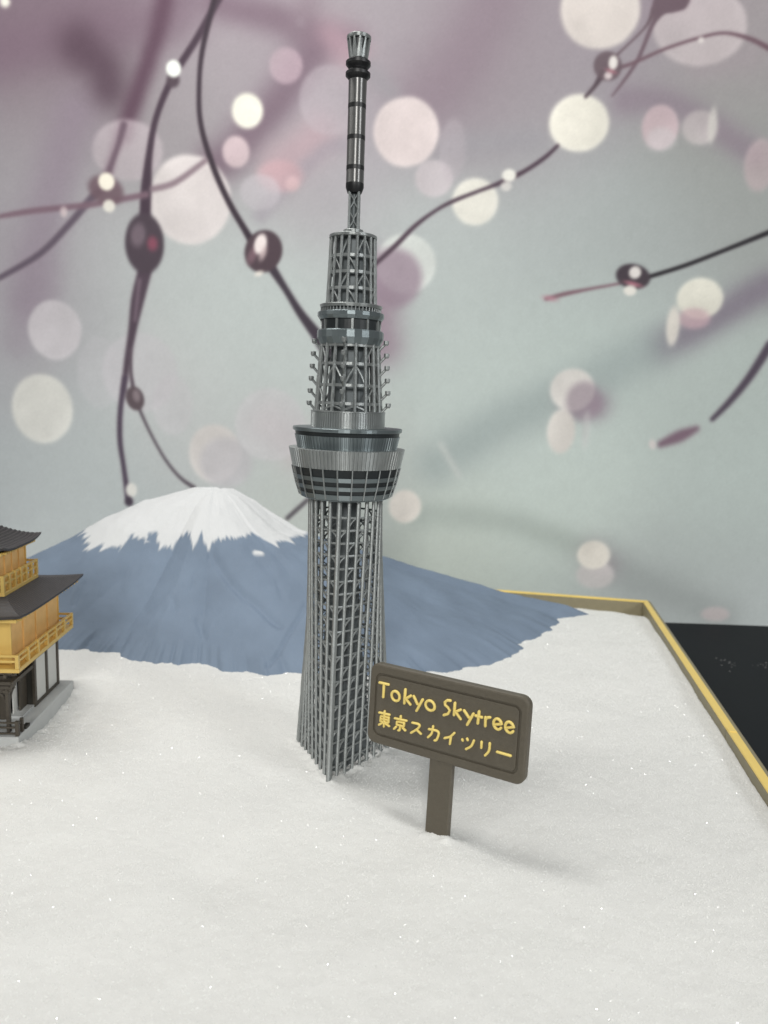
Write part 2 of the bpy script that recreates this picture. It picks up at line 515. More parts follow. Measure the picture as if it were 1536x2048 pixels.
# ------------------------------------------------------------------ backdrop
BACK_TONES=[ (-3.256,4.313,110,94,105),(-2.839,4.589,112,95,106),(-3.026,3.94,139,130,135),(-2.122,3.775,135,128,133),(-3.17,3.43,150,148,152),(-3.068,2.834,140,130,139),(-2.689,2.765,173,178,178),(-1.63,2.799,176,182,181),(-1.338,4.184,150,141,148),(-1.626,3.791,153,148,151),(-0.733,4.691,147,136,143),(-0.712,3.508,165,161,165),(-0.552,3.825,163,155,163),(-0.001,4.564,157,152,157),(0.61,4.508,145,133,141),(0.423,4.162,137,122,132),(0.827,4.251,149,139,146),(1.055,3.875,160,157,161),(0.264,3.062,173,178,178),(0.494,2.622,178,187,184),(1.313,3.095,170,177,176),(2.151,3.122,163,169,168),(2.699,3.927,147,149,146),(2.767,4.463,158,149,153),(1.825,4.546,152,143,151),(3.117,3.353,155,159,157),(1.811,2.083,179,190,186),(0.976,1.629,183,193,189),(2.71,1.687,174,184,180),(3.016,0.82,183,194,190),(0.603,0.286,190,199,191),(1.498,0.316,192,203,197),(2.771,0.13,177,185,182),(-1.201,1.771,182,189,187),(-0.99,2.326,180,188,186),(-2.518,1.077,175,182,182),(-3.103,1.921,160,160,164),(-3.421,0.602,166,172,174),(-1.853,1.535,184,186,186),(1.674,0.997,189,200,195),(-0.308,0.797,185,191,187),(-2.984,0.346,180,186,186),(2.214,-0.214,174,180,180),(3.349,-0.222,187,194,194) ]  # lower right tones lifted to make up for weaker lamp light there
STREAKS=[
([(-3.255,4.332),(-2.517,4.487),(-1.907,4.599),(-1.784,4.732)],0.3677,0.1839,(112, 92, 106),0.6),
([(-2.602,4.371),(-2.422,4.207),(-2.385,4.056)],0.2856,0.1306,(84, 66, 78),0.75),
([(-1.905,4.729),(-1.99,4.428),(-2.126,4.083),(-2.269,3.693)],0.1374,0.0364,(92, 70, 84),0.85),
([(-2.268,3.732),(-2.355,3.534),(-2.4,3.375)],0.0663,0.0207,(92, 72, 86),0.85),
([(-2.658,3.836),(-2.888,3.161),(-3.087,2.341)],0.2894,0.1654,(132, 118, 132),0.55),
([(-1.501,4.723),(-0.975,4.609),(-0.404,4.458)],0.202,0.0808,(116, 97, 110),0.7),
([(-0.567,4.472),(-0.401,4.364)],0.2438,0.1016,(176, 146, 156),0.6),
([(-0.735,4.765),(-0.812,4.539)],0.1614,0.0888,(132, 116, 126),0.5),
([(-0.727,4.354),(-1.029,3.945),(-1.336,3.605),(-1.503,3.482)],0.2527,0.1141,(118, 99, 112),0.75),
([(-0.633,3.745),(-0.961,3.5)],0.2482,0.1241,(178, 150, 158),0.6),
([(-1.125,3.097),(-0.63,3.589),(-0.425,3.673)],0.1009,0.042,(150, 142, 152),0.5),
([(0.755,4.81),(0.495,4.354),(0.223,4.042)],0.3622,0.2012,(136, 120, 131),0.6),
([(-0.235,4.256),(-0.066,4.09)],0.1225,0.0572,(145, 140, 146),0.7),
([(1.103,3.76),(0.444,3.701)],0.1652,0.0909,(150, 148, 154),0.5),
([(1.862,4.093),(2.232,4.085),(2.576,3.923),(2.971,3.702)],0.1801,0.0819,(138, 124, 136),0.65),
([(2.848,4.465),(2.45,4.377)],0.1621,0.1216,(158, 146, 152),0.4),
([(2.005,4.812),(2.483,4.863)],0.3217,0.1608,(146, 132, 142),0.5),
([(3.195,2.648),(2.811,2.408),(2.365,2.143)],0.2202,0.1016,(124, 114, 128),0.7),
([(2.24,2.097),(1.621,1.736),(0.988,1.413),(0.435,1.044)],0.3177,0.1288,(152, 163, 162),0.6),
([(0.321,0.594),(1.035,0.573),(1.628,0.389),(1.859,0.283)],0.2226,0.0445,(162, 172, 166),0.55),
([(1.997,0.242),(2.42,0.026),(3.078,-0.231)],0.2689,0.1076,(156, 162, 161),0.6),
([(-0.06,2.666),(-0.089,2.272),(-0.061,2.063)],0.2971,0.1273,(146, 126, 139),0.75),
([(1.627,1.651),(1.803,1.613)],0.1997,0.0695,(140, 122, 136),0.7),
([(1.904,0.284),(2.001,0.196)],0.2239,0.0896,(150, 130, 142),0.35),
([(-2.995,2.509),(-3.186,2.003)],0.2562,0.1708,(140, 128, 140),0.4),
([(-2.799,1.974),(-3.113,1.666)],0.1297,0.0865,(160, 158, 162),0.4),
([(-1.023,1.346),(-0.757,1.136)],0.3066,0.1227,(188, 172, 176),0.5),
([(0.472,1.221),(0.66,0.963)],0.0439,0.0219,(192, 196, 192),0.6),
]
DISCS=[
(1.605,4.763,0.3222,0.298,(212, 203, 197),0.95,0.0242),
(2.421,4.669,0.3832,0.2985,(193, 182, 184),0.8,0.0282),
(1.498,3.901,0.2469,0.2222,(222, 218, 206),1,0.0247),
(0.076,3.79,0.2726,0.2726,(209, 196, 195),0.97,0.0248),
(0.323,3.434,0.1583,0.1458,(194, 185, 189),0.85,0.025),
(0.674,3.259,0.1924,0.1882,(220, 217, 207),0.96,0.0251),
(-1.234,3.911,0.1278,0.136,(228, 226, 212),1,0.0206),
(-1.328,3.59,0.1122,0.1246,(200, 180, 184),0.88,0.0166),
(-0.922,4.265,0.1348,0.1389,(180, 158, 168),0.7,0.0245),
(-0.557,4.017,0.2548,0.2712,(172, 162, 169),0.5,0.0247),
(-1.712,3.199,0.344,0.3608,(207, 199, 198),0.92,0.0252),
(-2.229,3.577,0.2911,0.2412,(180, 168, 174),0.6,0.0291),
(-0.96,3.413,0.1877,0.1251,(190, 154, 160),0.7,0.0584),
(-0.855,3.353,0.0585,0.0585,(202, 172, 175),0.8,0.0251),
(-1.126,3.277,0.1674,0.1423,(184, 178, 184),0.6,0.0335),
(0.116,2.741,0.2541,0.2457,(206, 210, 206),0.95,0.0254),
(0.01,2.623,0.2464,0.2464,(148, 130, 143),0.85,0.0765),
(-2.881,2.097,0.2285,0.25,(188, 183, 187),0.85,0.0216),
(-3.013,1.419,0.2672,0.2978,(203, 202, 196),0.95,0.0263),
(-1.505,1.081,0.2293,0.2557,(206, 200, 197),0.9,0.0265),
(-1.408,1.004,0.2296,0.2208,(184, 181, 185),0.8,0.0707),
(-1.023,1.346,0.3066,0.3154,(190, 187, 190),0.6,0.0219),
(-2.502,1.75,0.1955,0.3041,(184, 182, 186),0.35,0.0348),
(-2.155,1.761,0.3257,0.3387,(190, 184, 190),0.4,0.0347),
(-1.876,1.491,0.1747,0.2621,(188, 183, 188),0.4,0.0349),
(0.185,0.666,0.1422,0.1467,(224, 217, 209),1,0.0178),
(1.918,0.101,0.1708,0.1259,(206, 199, 198),0.75,0.036),
(1.891,0.284,0.1478,0.1299,(227, 221, 211),1,0.0179),
(1.599,1.736,0.195,0.182,(213, 208, 203),0.95,0.026),
(1.706,1.64,0.1563,0.1737,(146, 130, 142),0.65,0.0651),
(1.524,1.375,0.1223,0.1922,(212, 205, 199),0.9,0.0262),
(1.741,1.395,0.0349,0.1572,(196, 194, 194),0.5,0.0262),
(2.628,2.539,0.1954,0.1699,(217, 214, 201),0.97,0.0212),
(2.593,2.372,0.1365,0.0853,(190, 158, 165),0.7,0.0384),
(2.419,2.304,0.0555,0.1623,(213, 207, 198),0.95,0.0214),
(2.167,3.891,0.1522,0.1728,(194, 172, 177),0.9,0.0206),
(2.183,3.802,0.1237,0.0907,(196, 190, 192),0.6,0.0412),
(2.496,3.901,0.148,0.1316,(192, 183, 183),0.75,0.0329),
(2.597,3.924,0.037,0.1397,(206, 202, 196),0.8,0.0205),
(3.02,3.626,0.1324,0.2069,(188, 168, 171),0.65,0.0331),
(3.032,-0.224,0.1267,0.0679,(196, 186, 186),0.9,0.0226),
(-3.2,4.674,0.0405,0.0405,(222, 220, 208),1,0.0162),
(0.467,3.662,0.1077,0.2485,(176, 166, 173),0.4,0.0248),
(-0.813,4.595,0.0405,0.0405,(150, 140, 148),0.2,0.0243),
]
TWIGS=[
([(-1.453,4.779,0.0646),(-1.644,4.457,0.061),(-1.85,4.149,0.0615),(-1.989,3.838,0.0537),(-2.051,3.544,0.0624),(-2.08,3.266,0.0964),(-2.092,3.066,0.101)],0.0106,(62, 48, 60),1),
([(-1.501,4.76,0.0565),(-1.604,4.365,0.0448),(-1.633,4.06,0.0411),(-1.618,3.791,0.0455),(-1.523,3.482,0.0542),(-1.385,3.189,0.0545),(-1.25,2.973,0.059),(-1.186,2.874,0.0761)],0.0085,(52, 42, 51),1),
([(-2.099,2.62,0.1277),(-2.166,2.371,0.1199),(-2.214,2.119,0.0775),(-2.261,1.864,0.0607),(-2.301,1.607,0.0479)],0.0127,(72, 58, 70),1),
([(-2.147,2.537,0.0256),(-2.191,2.203,0.0215)],0.0127,(120, 100, 115),0.7),
([(-2.286,1.714,0.0522),(-2.331,1.433,0.0481),(-2.34,1.171,0.0484),(-2.314,0.952,0.0442),(-2.287,0.73,0.0534),(-2.271,0.623,0.0713)],0.0106,(72, 60, 76),1),
([(-2.23,1.95,0.0259),(-2.233,1.759,0.0304),(-2.214,1.609,0.0392)],0.0085,(80, 68, 78),1),
([(-2.177,1.473,0.0306),(-2.075,1.246,0.0264),(-1.946,1.017,0.0265),(-1.815,0.858,0.031),(-1.692,0.773,0.04)],0.0085,(84, 76, 84),1),
([(-1.037,2.695,0.0849),(-0.898,2.495,0.0597),(-0.776,2.312,0.0728),(-0.635,2.137,0.1032),(-0.511,1.964,0.1295)],0.0106,(58, 50, 60),1),
([(-0.18,2.699,0.0382),(0.018,2.884,0.0422),(0.18,3.051,0.0378),(0.343,3.176,0.0293),(0.486,3.257,0.0335),(0.67,3.334,0.0292),(0.813,3.39,0.0333),(0.915,3.433,0.0458),(1.077,3.517,0.0374),(1.236,3.628,0.0373),(1.333,3.721,0.0289)],0.0085,(74, 58, 70),1),
([(-2.402,3.304,0.0837),(-2.552,3.172,0.0672),(-2.725,2.978,0.0591),(-2.988,2.722,0.0552),(-3.336,2.515,0.047)],0.0127,(86, 74, 88),1),
([(-2.259,3.771,0.0621),(-2.299,3.634,0.0498),(-2.352,3.495,0.0458),(-2.396,3.383,0.0585)],0.0169,(92, 72, 86),0.9),
([(-3.314,3.015,0.038),(-3.059,3.064,0.0506),(-2.806,3.1,0.0505),(-2.511,3.141,0.0504),(-2.081,3.231,0.0503)],0.0127,(110, 85, 98),0.95),
([(-2.026,3.276,0.0503),(-1.837,3.334,0.0502),(-1.586,3.511,0.0416)],0.0127,(126, 106, 116),0.9),
([(2.039,4.783,0.0563),(1.979,4.644,0.0202),(1.762,4.424,0.0203),(1.698,4.354,0.0488)],0.0063,(100, 82, 90),1),
([(2.179,4.891,0.321),(2.094,4.8,0.177),(2.061,4.717,0.0564),(2.021,4.627,0.0364),(1.939,4.399,0.0325),(1.831,4.225,0.0245),(1.753,4.12,0.0123)],0.0085,(104, 84, 94),1),
([(1.662,4.285,0.0652),(1.608,4.192,0.0368),(1.537,4.106,0.0287)],0.0085,(80, 66, 74),1),
([(1.729,4.317,0.0326),(1.888,4.367,0.0285),(2.155,4.489,0.0243),(2.43,4.583,0.0243),(2.628,4.623,0.0242),(2.835,4.585,0.0364),(3.005,4.515,0.0445)],0.0085,(106, 80, 90),1),
([(3.162,3.098,0.0461),(2.8,2.941,0.0379),(2.475,2.805,0.038),(2.146,2.692,0.0381)],0.0063,(40, 38, 42),1),
([(1.938,2.64,0.0212),(1.687,2.587,0.0255),(1.478,2.539,0.0383),(1.319,2.492,0.0341)],0.0085,(120, 88, 98),0.95),
([(3.265,2.172,0.0857),(3.122,1.905,0.0733),(2.979,1.696,0.0606),(2.835,1.527,0.0435)],0.0169,(76, 66, 80),1),
([(2.7,1.436,0.0523),(2.566,1.37,0.1048),(2.406,1.295,0.0612)],0.0254,(118, 92, 108),0.95),
([(-0.858,0.527,0.0402),(-0.683,0.695,0.04)],0.0106,(88, 84, 90),1),
]
DROPS=[
(-2.1,2.836,0.1651,0.2455,0,(60, 48, 58),0.0169,1),
(-2.153,2.903,0.0592,0.093,-10,(116, 98, 110),0.0254,0.7),
(-2.032,2.838,0.0423,0.055,0,(140, 60, 82),0.0254,0.8),
(-1.093,2.804,0.1566,0.1778,-25,(66, 50, 58),0.0127,1),
(-1.186,2.772,0.0339,0.0763,-25,(128, 92, 104),0.0212,0.7),
(-1.119,2.864,0.0507,0.0845,-15,(226, 214, 212),0.0127,1),
(-1.097,2.791,0.0254,0.0593,-20,(200, 180, 180),0.0169,0.8),
(-1.129,2.623,0.0383,0.0213,20,(222, 214, 206),0.0128,0.9),
(-2.416,3.256,0.1509,0.1132,-20,(92, 68, 78),0.0252,0.9),
(-2.41,3.323,0.067,0.0711,0,(228, 222, 206),0.0126,1),
(-2.393,3.129,0.0505,0.0505,0,(214, 210, 200),0.0126,0.95),
(-2.773,3.069,0.0295,0.0421,0,(196, 180, 182),0.0126,0.8),
(-1.846,4.13,0.0533,0.0574,0,(66, 52, 62),0.0164,1),
(-1.841,4.217,0.0614,0.0655,0,(222, 226, 220),0.0102,1),
(-2.202,1.537,0.0786,0.1048,15,(78, 64, 70),0.0109,1),
(-2.189,1.559,0.0305,0.0524,10,(128, 112, 118),0.0131,0.9),
(-2.247,0.732,0.0489,0.0623,0,(214, 212, 206),0.0133,1),
(-2.271,0.628,0.0357,0.0401,0,(56, 46, 60),0.0134,1),
(0.946,3.477,0.0582,0.0499,0,(224, 222, 214),0.0104,1),
(0.926,3.39,0.0458,0.0375,0,(206, 202, 198),0.0125,0.9),
(1.699,4.343,0.118,0.1099,-25,(92, 74, 82),0.0122,0.9),
(1.741,4.37,0.0366,0.0529,0,(220, 214, 210),0.0102,1),
(1.708,4.271,0.0326,0.0285,0,(214, 200, 200),0.0102,0.9),
(1.73,4.306,0.0489,0.0122,-15,(170, 110, 122),0.0081,0.8),
(2.044,2.701,0.1482,0.1016,-10,(56, 46, 54),0.0127,1),
(2.058,2.734,0.0508,0.0508,0,(218, 212, 208),0.0127,1),
(2.049,2.64,0.0763,0.017,-12,(190, 120, 135),0.0106,0.8),
(2.028,2.585,0.0552,0.0425,0,(222, 218, 210),0.0106,1),
(2.332,1.288,0.0306,0.0437,20,(206, 198, 196),0.0131,0.9),
(2.44,4.565,0.0243,0.0243,0,(214, 206, 204),0.0081,0.9),
(1.353,2.498,0.0596,0.0213,-8,(176, 130, 142),0.017,0.8),
]
bx0, bx1, bz0, bz1 = -4.2, 4.2, -0.318, 5.3
nbx, nbz = 760, 500
bxs, bzs = np.linspace(bx0, bx1, nbx), np.linspace(bz0, bz1, nbz)
X, Zb = np.meshgrid(bxs, bzs)
num = np.zeros((nbz, nbx, 3))
den = np.zeros((nbz, nbx))
for x, z, r, g, b_ in BACK_TONES:
    q = np.exp(-((X - x) ** 2 + (Zb - z) ** 2) / (2 * 0.42 ** 2)) + 1e-4 / (0.05 + (X - x) ** 2 + (Zb - z) ** 2)
    num += q[..., None] * np.array([r, g, b_])
    den += q
img = num / den[..., None]
WXX = X + 0.02 * fbm2(X, Zb, 51, 3, 3.0)
WZZ = Zb + 0.02 * fbm2(X, Zb, 52, 3, 3.0)


def over(alpha, c):
    global img
    img = img * (1 - alpha[..., None]) + np.array(c, float) * alpha[..., None]



def blur(im, sg):
    k = np.exp(-0.5 * (np.arange(-int(3 * sg) - 1, int(3 * sg) + 2) / sg) ** 2)
    k /= k.sum()
    for ax in (0, 1):
        h = len(k) // 2
        pad = np.pad(im, [(h, h) if q == ax else (0, 0) for q in range(3)], mode='edge')
        im = sum(k[i] * np.take(pad, np.arange(i, i + im.shape[ax]), axis=ax) for i in range(len(k)))
    return im


for pts, wd, so, c, a in STREAKS:
    d, _ = seg_dist(WXX, WZZ, smooth_poly(pts))
    over(min(1, 1.15 * a) * np.exp(-np.maximum(d / (wd * 0.5 + so * 0.4), 0) ** 2.2), c)
for x, z, rx, rz, c, a, so in DISCS:
    e = np.hypot((X - x) / rx, (Zb - z) / rz)
    e = e * (1 + 0.02 * fbm2(X, Zb, 53, 2, 6.0))
    sharp = smooth01((1 - e) * min(rx, rz) / (so * 1.2) + 0.5)
    cc = np.array(c, float)
    sd = int(abs(x) * 100 + abs(z) * 37) % 97
    shade = 1 + 0.05 * fbm2(X, Zb, sd + 60, 3, 5.0) + 0.035 * ((X - x) / rx * math.cos(sd) + (Zb - z) / rz * math.sin(sd))
    rim = np.exp(-((e - 0.93) / 0.07) ** 2) * 4 * (1 + fbm2(X, Zb, sd + 61, 2, 4.0))
    al = a * sharp
    img = img * (1 - al[..., None]) + (cc[None, None] * shade[..., None] + rim[..., None]) * al[..., None]
img = blur(img, 0.9)
for pts, so, c, a in TWIGS:
    d, wv = seg_dist(X, Zb, smooth_poly(pts))
    over(0.22 * a * smooth01((wv * 0.5 - d) / (so * 4) + 0.6), (150, 126, 138))
    over(a * smooth01((wv * 0.46 - d) / (so * 2.6) + 0.5), [q * 0.9 + 16 for q in c])
for x, z, rx, rz, an, c, so, a in DROPS:
    ca, sa = math.cos(rad(an)), math.sin(rad(an))
    u, v_ = (X - x) * ca + (Zb - z) * sa, -(X - x) * sa + (Zb - z) * ca
    e = np.hypot(u / rx, v_ / rz)
    over(a * smooth01((1 - e) * min(rx, rz) / (so * 2.2) + 0.5), c if c[0] > 150 else [q * 0.85 + 26 for q in c])
img = blur(img, 0.7)
img = img * (1 + 0.012 * fbm2(X, Zb, 55, 3, 14.0) + 0.008 * RNG.normal(size=X.shape))[..., None]
grey = img.mean(-1, keepdims=True)
img = grey + (img - grey) * 0.9
s = np.clip(img / 255, 0, 1)
lincol = np.where(s <= 0.04045, s / 12.92, ((s + 0.055) / 1.055) ** 2.4)
PRINT_GAIN = 1.14
lincol = np.clip(lincol * PRINT_GAIN, 0, 0.95)
yb = 6.6 + 0.012 * fbm2(X, Zb * 0.3, 57, 2, 0.8)
V = np.stack([X, yb, Zb], -1).reshape(-1, 3)
V2 = V.copy()
V2[:, 1] += 0.02
idx = np.arange(nbx * nbz).reshape(nbz, nbx)
F = np.stack([idx[:-1, :-1], idx[:-1, 1:], idx[1:, 1:], idx[1:, :-1]], -1).reshape(-1, 4)
CLOTH = mat('printed_cloth', (0.5, 0.5, 0.5), 0.85, 0.0, 0.1, 0.0, 10, 0.25, (140, 140, 140), 0.003)
nt = CLOTH.node_tree
at = nt.nodes.new('ShaderNodeAttribute')
at.attribute_name = 'print'
nt.links.new(at.outputs['Color'], nt.nodes['Principled BSDF'].inputs['Base Color'])
me = np_mesh('backdrop', V, F, CLOTH)
a = me.color_attributes.new('print', 'FLOAT_COLOR', 'POINT')
a.data.foreach_set('color', np.concatenate([lincol.reshape(-1, 3), np.ones((nbx * nbz, 1))], 1).astype(np.float32).ravel())
tag(link('backdrop', me), 'printed cloth backdrop showing dark twigs with water drops and blurred light discs', 'backdrop')

# ------------------------------------------------------------------ tower
TOWER=dict(cap_top=(3.0265,0.0485), cap_rim_bot=(3.0119,0.0485), cap_bot=(2.9412,0.0368), d1_top=(2.9311,0.0497), d1_bot=(2.92,0.0497), d1_neck=(2.9027,0.0378), d2_top=(2.8905,0.0496), d2_bot=(2.8793,0.0496), d2_neck=(2.8627,0.0367), b1t=(2.7732,0.0361), b1b=(2.7563,0.0361), b2t=(2.6539,0.0363), b2b=(2.6374,0.0363), b3t=(2.5397,0.0363), b3b=(2.5228,0.0363), b4t=(2.4732,0.0364), b4b=(2.4573,0.0364), b4n=(2.4361,0.0285), lat_top=(2.4419,0.0269), lat_bot=(2.2897,0.0283), plinth_top=(2.2927,0.041), plate_top=(2.2691,0.099), plate_bot=(2.2563,0.0987), fr_top=(2.2563,0.0956), fr_bot=(1.9907,0.1058), col_top=(1.9907,0.1312), col_bot=(1.9775,0.1271), bal_bot=(1.9603,0.1272), g1_top=(1.9603,0.1387), g1_mid=(1.944,0.1394), g1_bot=(1.9298,0.1295), g2_top=(1.8876,0.136), g2_t2=(1.8829,0.1394), g2_mid=(1.8563,0.14), g2_bot=(1.8296,0.127), l2_top=(1.8296,0.1249), l2_bot=(1.5569,0.1435), drum_top=(1.5569,0.1574), drum_bot=(1.487,0.1579), pl_top=(1.4877,0.2332), pl_bot=(1.4722,0.2323), uc_top=(1.47,0.2263), uc_dark=(1.4551,0.2243), uc_bot=(1.3996,0.2121), bw_top=(1.4007,0.2485), bw_fl=(1.3244,0.2322), w1b=(1.2899,0.2244), w2t=(1.2726,0.2205), w2b=(1.2531,0.2153), w3t=(1.2365,0.2107), w3b=(1.2189,0.2057), bw_bot=(1.1976,0.1979), bw_lip=(1.1899,0.1817), sh_top=(1.1899,0.1547))
T = TOWER
FRONT = rad(-96.0)           # azimuth of the corner nearest the camera
tower = tag(empty('lattice_tower', (-0.172, 3.217, 0), (0, rad(0.2), 0)), 'tall silver grey printed model of a lattice broadcasting tower standing in the white sand', 'tower')
zc = lambda k: T[k][0]
rc = lambda k: T[k][1]
ZT = zc('sh_top')
RC, RTRI, ZB = 0.1535, 0.245, -0.14
NCOL = 24


def shaft_pt(j, z, inset=0.0):
    """column j (may be fractional between two columns) of the shaft, triangle below, circle above"""
    def corner(c):
        a = FRONT + rad(120) * c
        return Vector((RTRI * math.cos(a), RTRI * math.sin(a), 0))
    j = j % NCOL
    f, t = int(j // 8), (j % 8) / 8
    p = corner(f).lerp(corner(f + 1), t)
    a = FRONT + 2 * PI * j / NCOL
    q = Vector((RC * math.cos(a), RC * math.sin(a), 0))
    s = z / ZT
    v = p.lerp(q, s)
    v = v * (1 - inset / max(v.length, 1e-6))
    v.z = z
    return v


def lumpy(pts, r0, r1, jit):
    n = len(pts)
    return [(r0 + (r1 - r0) * i / (n - 1)) * (1 + random.uniform(-jit, jit)) for i in range(n)]


for j in range(NCOL):
    cor = j % 8 == 0
    zs = np.linspace(ZB, ZT + 0.004, 44)
    pts = [shaft_pt(j, z) for z in zs]
    r = (0.0105, 0.0100) if cor else (0.0074, 0.0084)
    o = part('corner_column' if cor else 'column', *tube(pts, lumpy(pts, r[0], r[1], 0.12), 8), SILVER, tower, True)
    if cor:
        for dj in (-0.16, 0.16):
            pts = [shaft_pt(j + dj * (0.35 + 0.65 * (1 - z / ZT)) * 1.6, z, -0.001) for z in zs]
            part('edge_tube', *tube(pts, lumpy(pts, 0.0062, 0.0066, 0.08), 6), SILVER, tower, True)

DZ = 0.0535
rear = MB()
cam_az = math.atan2(-3.217, 0.172)
for b in range(NCOL):
    k = min(b % 8, 7 - b % 8)
    az = FRONT + 2 * PI * (b + 0.5) / NCOL
    vis = math.cos(az - cam_az) > 0.06
    off = 0.0
    lv = int((ZT - ZB) / DZ)
    for i in range(lv):
        z = ZB + 0.03 + off + i * DZ
        if z > ZT - 0.02:
            continue
        beam = tube([shaft_pt(b, z, 0.002), shaft_pt(b + 1, z, 0.002)], 0.0047, 5)
        lo, hi = (b, b + 1) if b % 8 < 4 else (b + 1, b)
        path = []
        for t in (0.0, 0.15, 0.35, 0.65, 1.0):
            h = -0.86 + 0.80 * (1 - (1 - t) ** 2.4)
            path.append(shaft_pt(lo + (hi - lo) * t, z + h * DZ, 0.003))
        knee = tube(path, [0.0050, 0.0049, 0.0047, 0.0044, 0.0040], 5)
        if vis and z > -0.03:
            part('cross_beam', *beam, SILVER, tower, True)
            if (i + k) % 2 == 0:
                part('curved_brace', *knee, SILVER, tower, True)
        else:
            rear.add(beam)
            if (i + k) % 2 == 0:
                rear.add(knee)
part('rear_bracing', rear.V, rear.F, SILVER, tower, True, True)

# dark three sided core and its own light bracing
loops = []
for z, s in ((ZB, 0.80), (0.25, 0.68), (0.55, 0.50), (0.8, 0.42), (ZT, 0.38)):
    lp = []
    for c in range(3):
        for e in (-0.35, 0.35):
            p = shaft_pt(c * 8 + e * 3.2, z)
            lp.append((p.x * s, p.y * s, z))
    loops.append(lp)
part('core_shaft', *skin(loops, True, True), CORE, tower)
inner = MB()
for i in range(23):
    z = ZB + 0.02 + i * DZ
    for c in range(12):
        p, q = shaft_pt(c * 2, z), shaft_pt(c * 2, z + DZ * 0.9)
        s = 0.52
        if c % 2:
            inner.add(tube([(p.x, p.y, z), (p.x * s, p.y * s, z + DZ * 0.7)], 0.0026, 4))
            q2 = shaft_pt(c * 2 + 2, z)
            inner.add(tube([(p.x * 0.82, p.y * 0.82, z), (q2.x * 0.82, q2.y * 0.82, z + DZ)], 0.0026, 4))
part('inner_bracing', inner.V, inner.F, CORE, tower, True, True)  # bracing takes the dark core colour, standing in for shade inside the shaft


def fluted(prof, nf, depth, plain=()):
    """lathe with nf vertical flutes; plain = azimuth ranges left smooth"""
    loops = []
    for r, z in prof:
        lp = []
        for i in range(nf):
            for f, d in ((0.0, 0), (0.50, 0), (0.62, 1), (0.88, 1)):
                a = 2 * PI * (i + f) / nf + FRONT
                deg = (math.degrees(a) + 360) % 360
                rr = r - depth * d
                if any(lo < deg < hi for lo, hi in plain):
                    rr = r
                lp.append((rr * math.cos(a), rr * math.sin(a), z))
        loops.append(lp)
    return skin(loops, True, True)


# observation deck: bowl, windows, upper cone, roof plate, drum
part('deck_underside', *lathe([(0.13, ZT - 0.002), (rc('bw_lip'), ZT), (rc('bw_bot') - 0.002, zc('bw_bot') - 0.001)], 48, FRONT), STEEL, tower)
SEG = 24


def seg_ring(r0, z0, r1, z1, thick=0.006):
    return skin([circ(r0 - thick, z0, SEG, FRONT), circ(r0, z0, SEG, FRONT), circ(r1, z1, SEG, FRONT), circ(r1 - thick, z1, SEG, FRONT)], False, False)


rowz = [('bw_fl', 'w1b'), ('w2t', 'w2b'), ('w3t', 'w3b')]
part('deck_sill', *seg_ring(rc('bw_bot'), zc('bw_bot'), rc('w3b'), zc('w3b')), STEEL, tower)
part('deck_sill', *seg_ring(rc('w3t'), zc('w3t'), rc('w2b'), zc('w2b')), STEEL, tower)
part('deck_sill', *seg_ring(rc('w2t'), zc('w2t'), rc('w1b'), zc('w1b')), STEEL, tower)
for tname, bname in rowz:
    r1, z1, r0, z0 = rc(tname) - 0.004, zc(tname), rc(bname) - 0.004, zc(bname)
    for i in range(SEG):
        a0, a1 = FRONT + 2 * PI * i / SEG, FRONT + 2 * PI * (i + 1) / SEG
        lo = []
        for d in (0, 0.005):
            lo.append([((r - d) * math.cos(a), (r - d) * math.sin(a), z) for r, z, a in ((r0, z0 - 0.001, a0), (r0, z0 - 0.001, a1), (r1, z1 + 0.001, a1), (r1, z1 + 0.001, a0))])
        part('window_pane', *skin(lo[::-1], True, True), PANE, tower)
for i in range(SEG):
    a = FRONT + 2 * PI * i / SEG
    pts = [((r + 0.001) * math.cos(a), (r + 0.001) * math.sin(a), z) for r, z in ((rc('bw_bot'), zc('bw_bot') + 0.002), (rc('w2b'), zc('w2b')), (rc('bw_fl'), zc('bw_fl')))]
    part('mullion', *tube(pts, lumpy(pts, 0.0034, 0.0034, 0.1), 5), SILVER, tower, True)
part('fluted_bowl', *fluted([(rc('bw_fl') - 0.012, zc('bw_fl') - 0.0005), (rc('bw_fl'), zc('bw_fl')), (rc('bw_top'), zc('bw_top')), (rc('bw_top') - 0.005, zc('bw_top') + 0.0005)], 90, 0.0032), SILVER, tower)
part('bowl_floor', *lathe([(rc('bw_top') - 0.004, zc('bw_top') - 0.003), (rc('bw_top') - 0.004, zc('bw_top') - 0.001), (0.18, zc('bw_top') - 0.0005)], 72), STEEL, tower)
part('fluted_cone', *fluted([(rc('uc_bot'), zc('uc_bot')), (rc('uc_dark'), zc('uc_dark'))], 90, 0.0028), STEEL, tower)
part('dark_band', *lathe([(rc('uc_dark') - 0.004, zc('uc_dark') - 0.001), (rc('uc_top') - 0.003, zc('pl_bot') + 0.001)], 96), PANE, tower, True)
pz, pb = zc('pl_top'), zc('pl_bot')
part('roof_plate', *lathe([(0.20, pb), (rc('pl_bot') - 0.002, pb), (rc('pl_bot'), pb + 0.002), (rc('pl_top'), pz - 0.002), (rc('pl_top') - 0.002, pz), (0.12, pz + 0.0005)], 64, FRONT), STEEL, tower)
dz0, dz1 = zc('drum_bot'), zc('drum_top')
part('fluted_drum', *fluted([(rc('drum_bot'), dz0), (rc('drum_top'), dz1 - 0.004)], 88, 0.0032, ((322, 372), (0, 12), (172, 190))), SILVER, tower)
part('drum_rim', *lathe([(0.10, dz1 - 0.005), (rc('drum_top') + 0.001, dz1 - 0.005), (rc('drum_top') + 0.001, dz1), (0.10, dz1 + 0.0005)], 72), SILVER, tower)


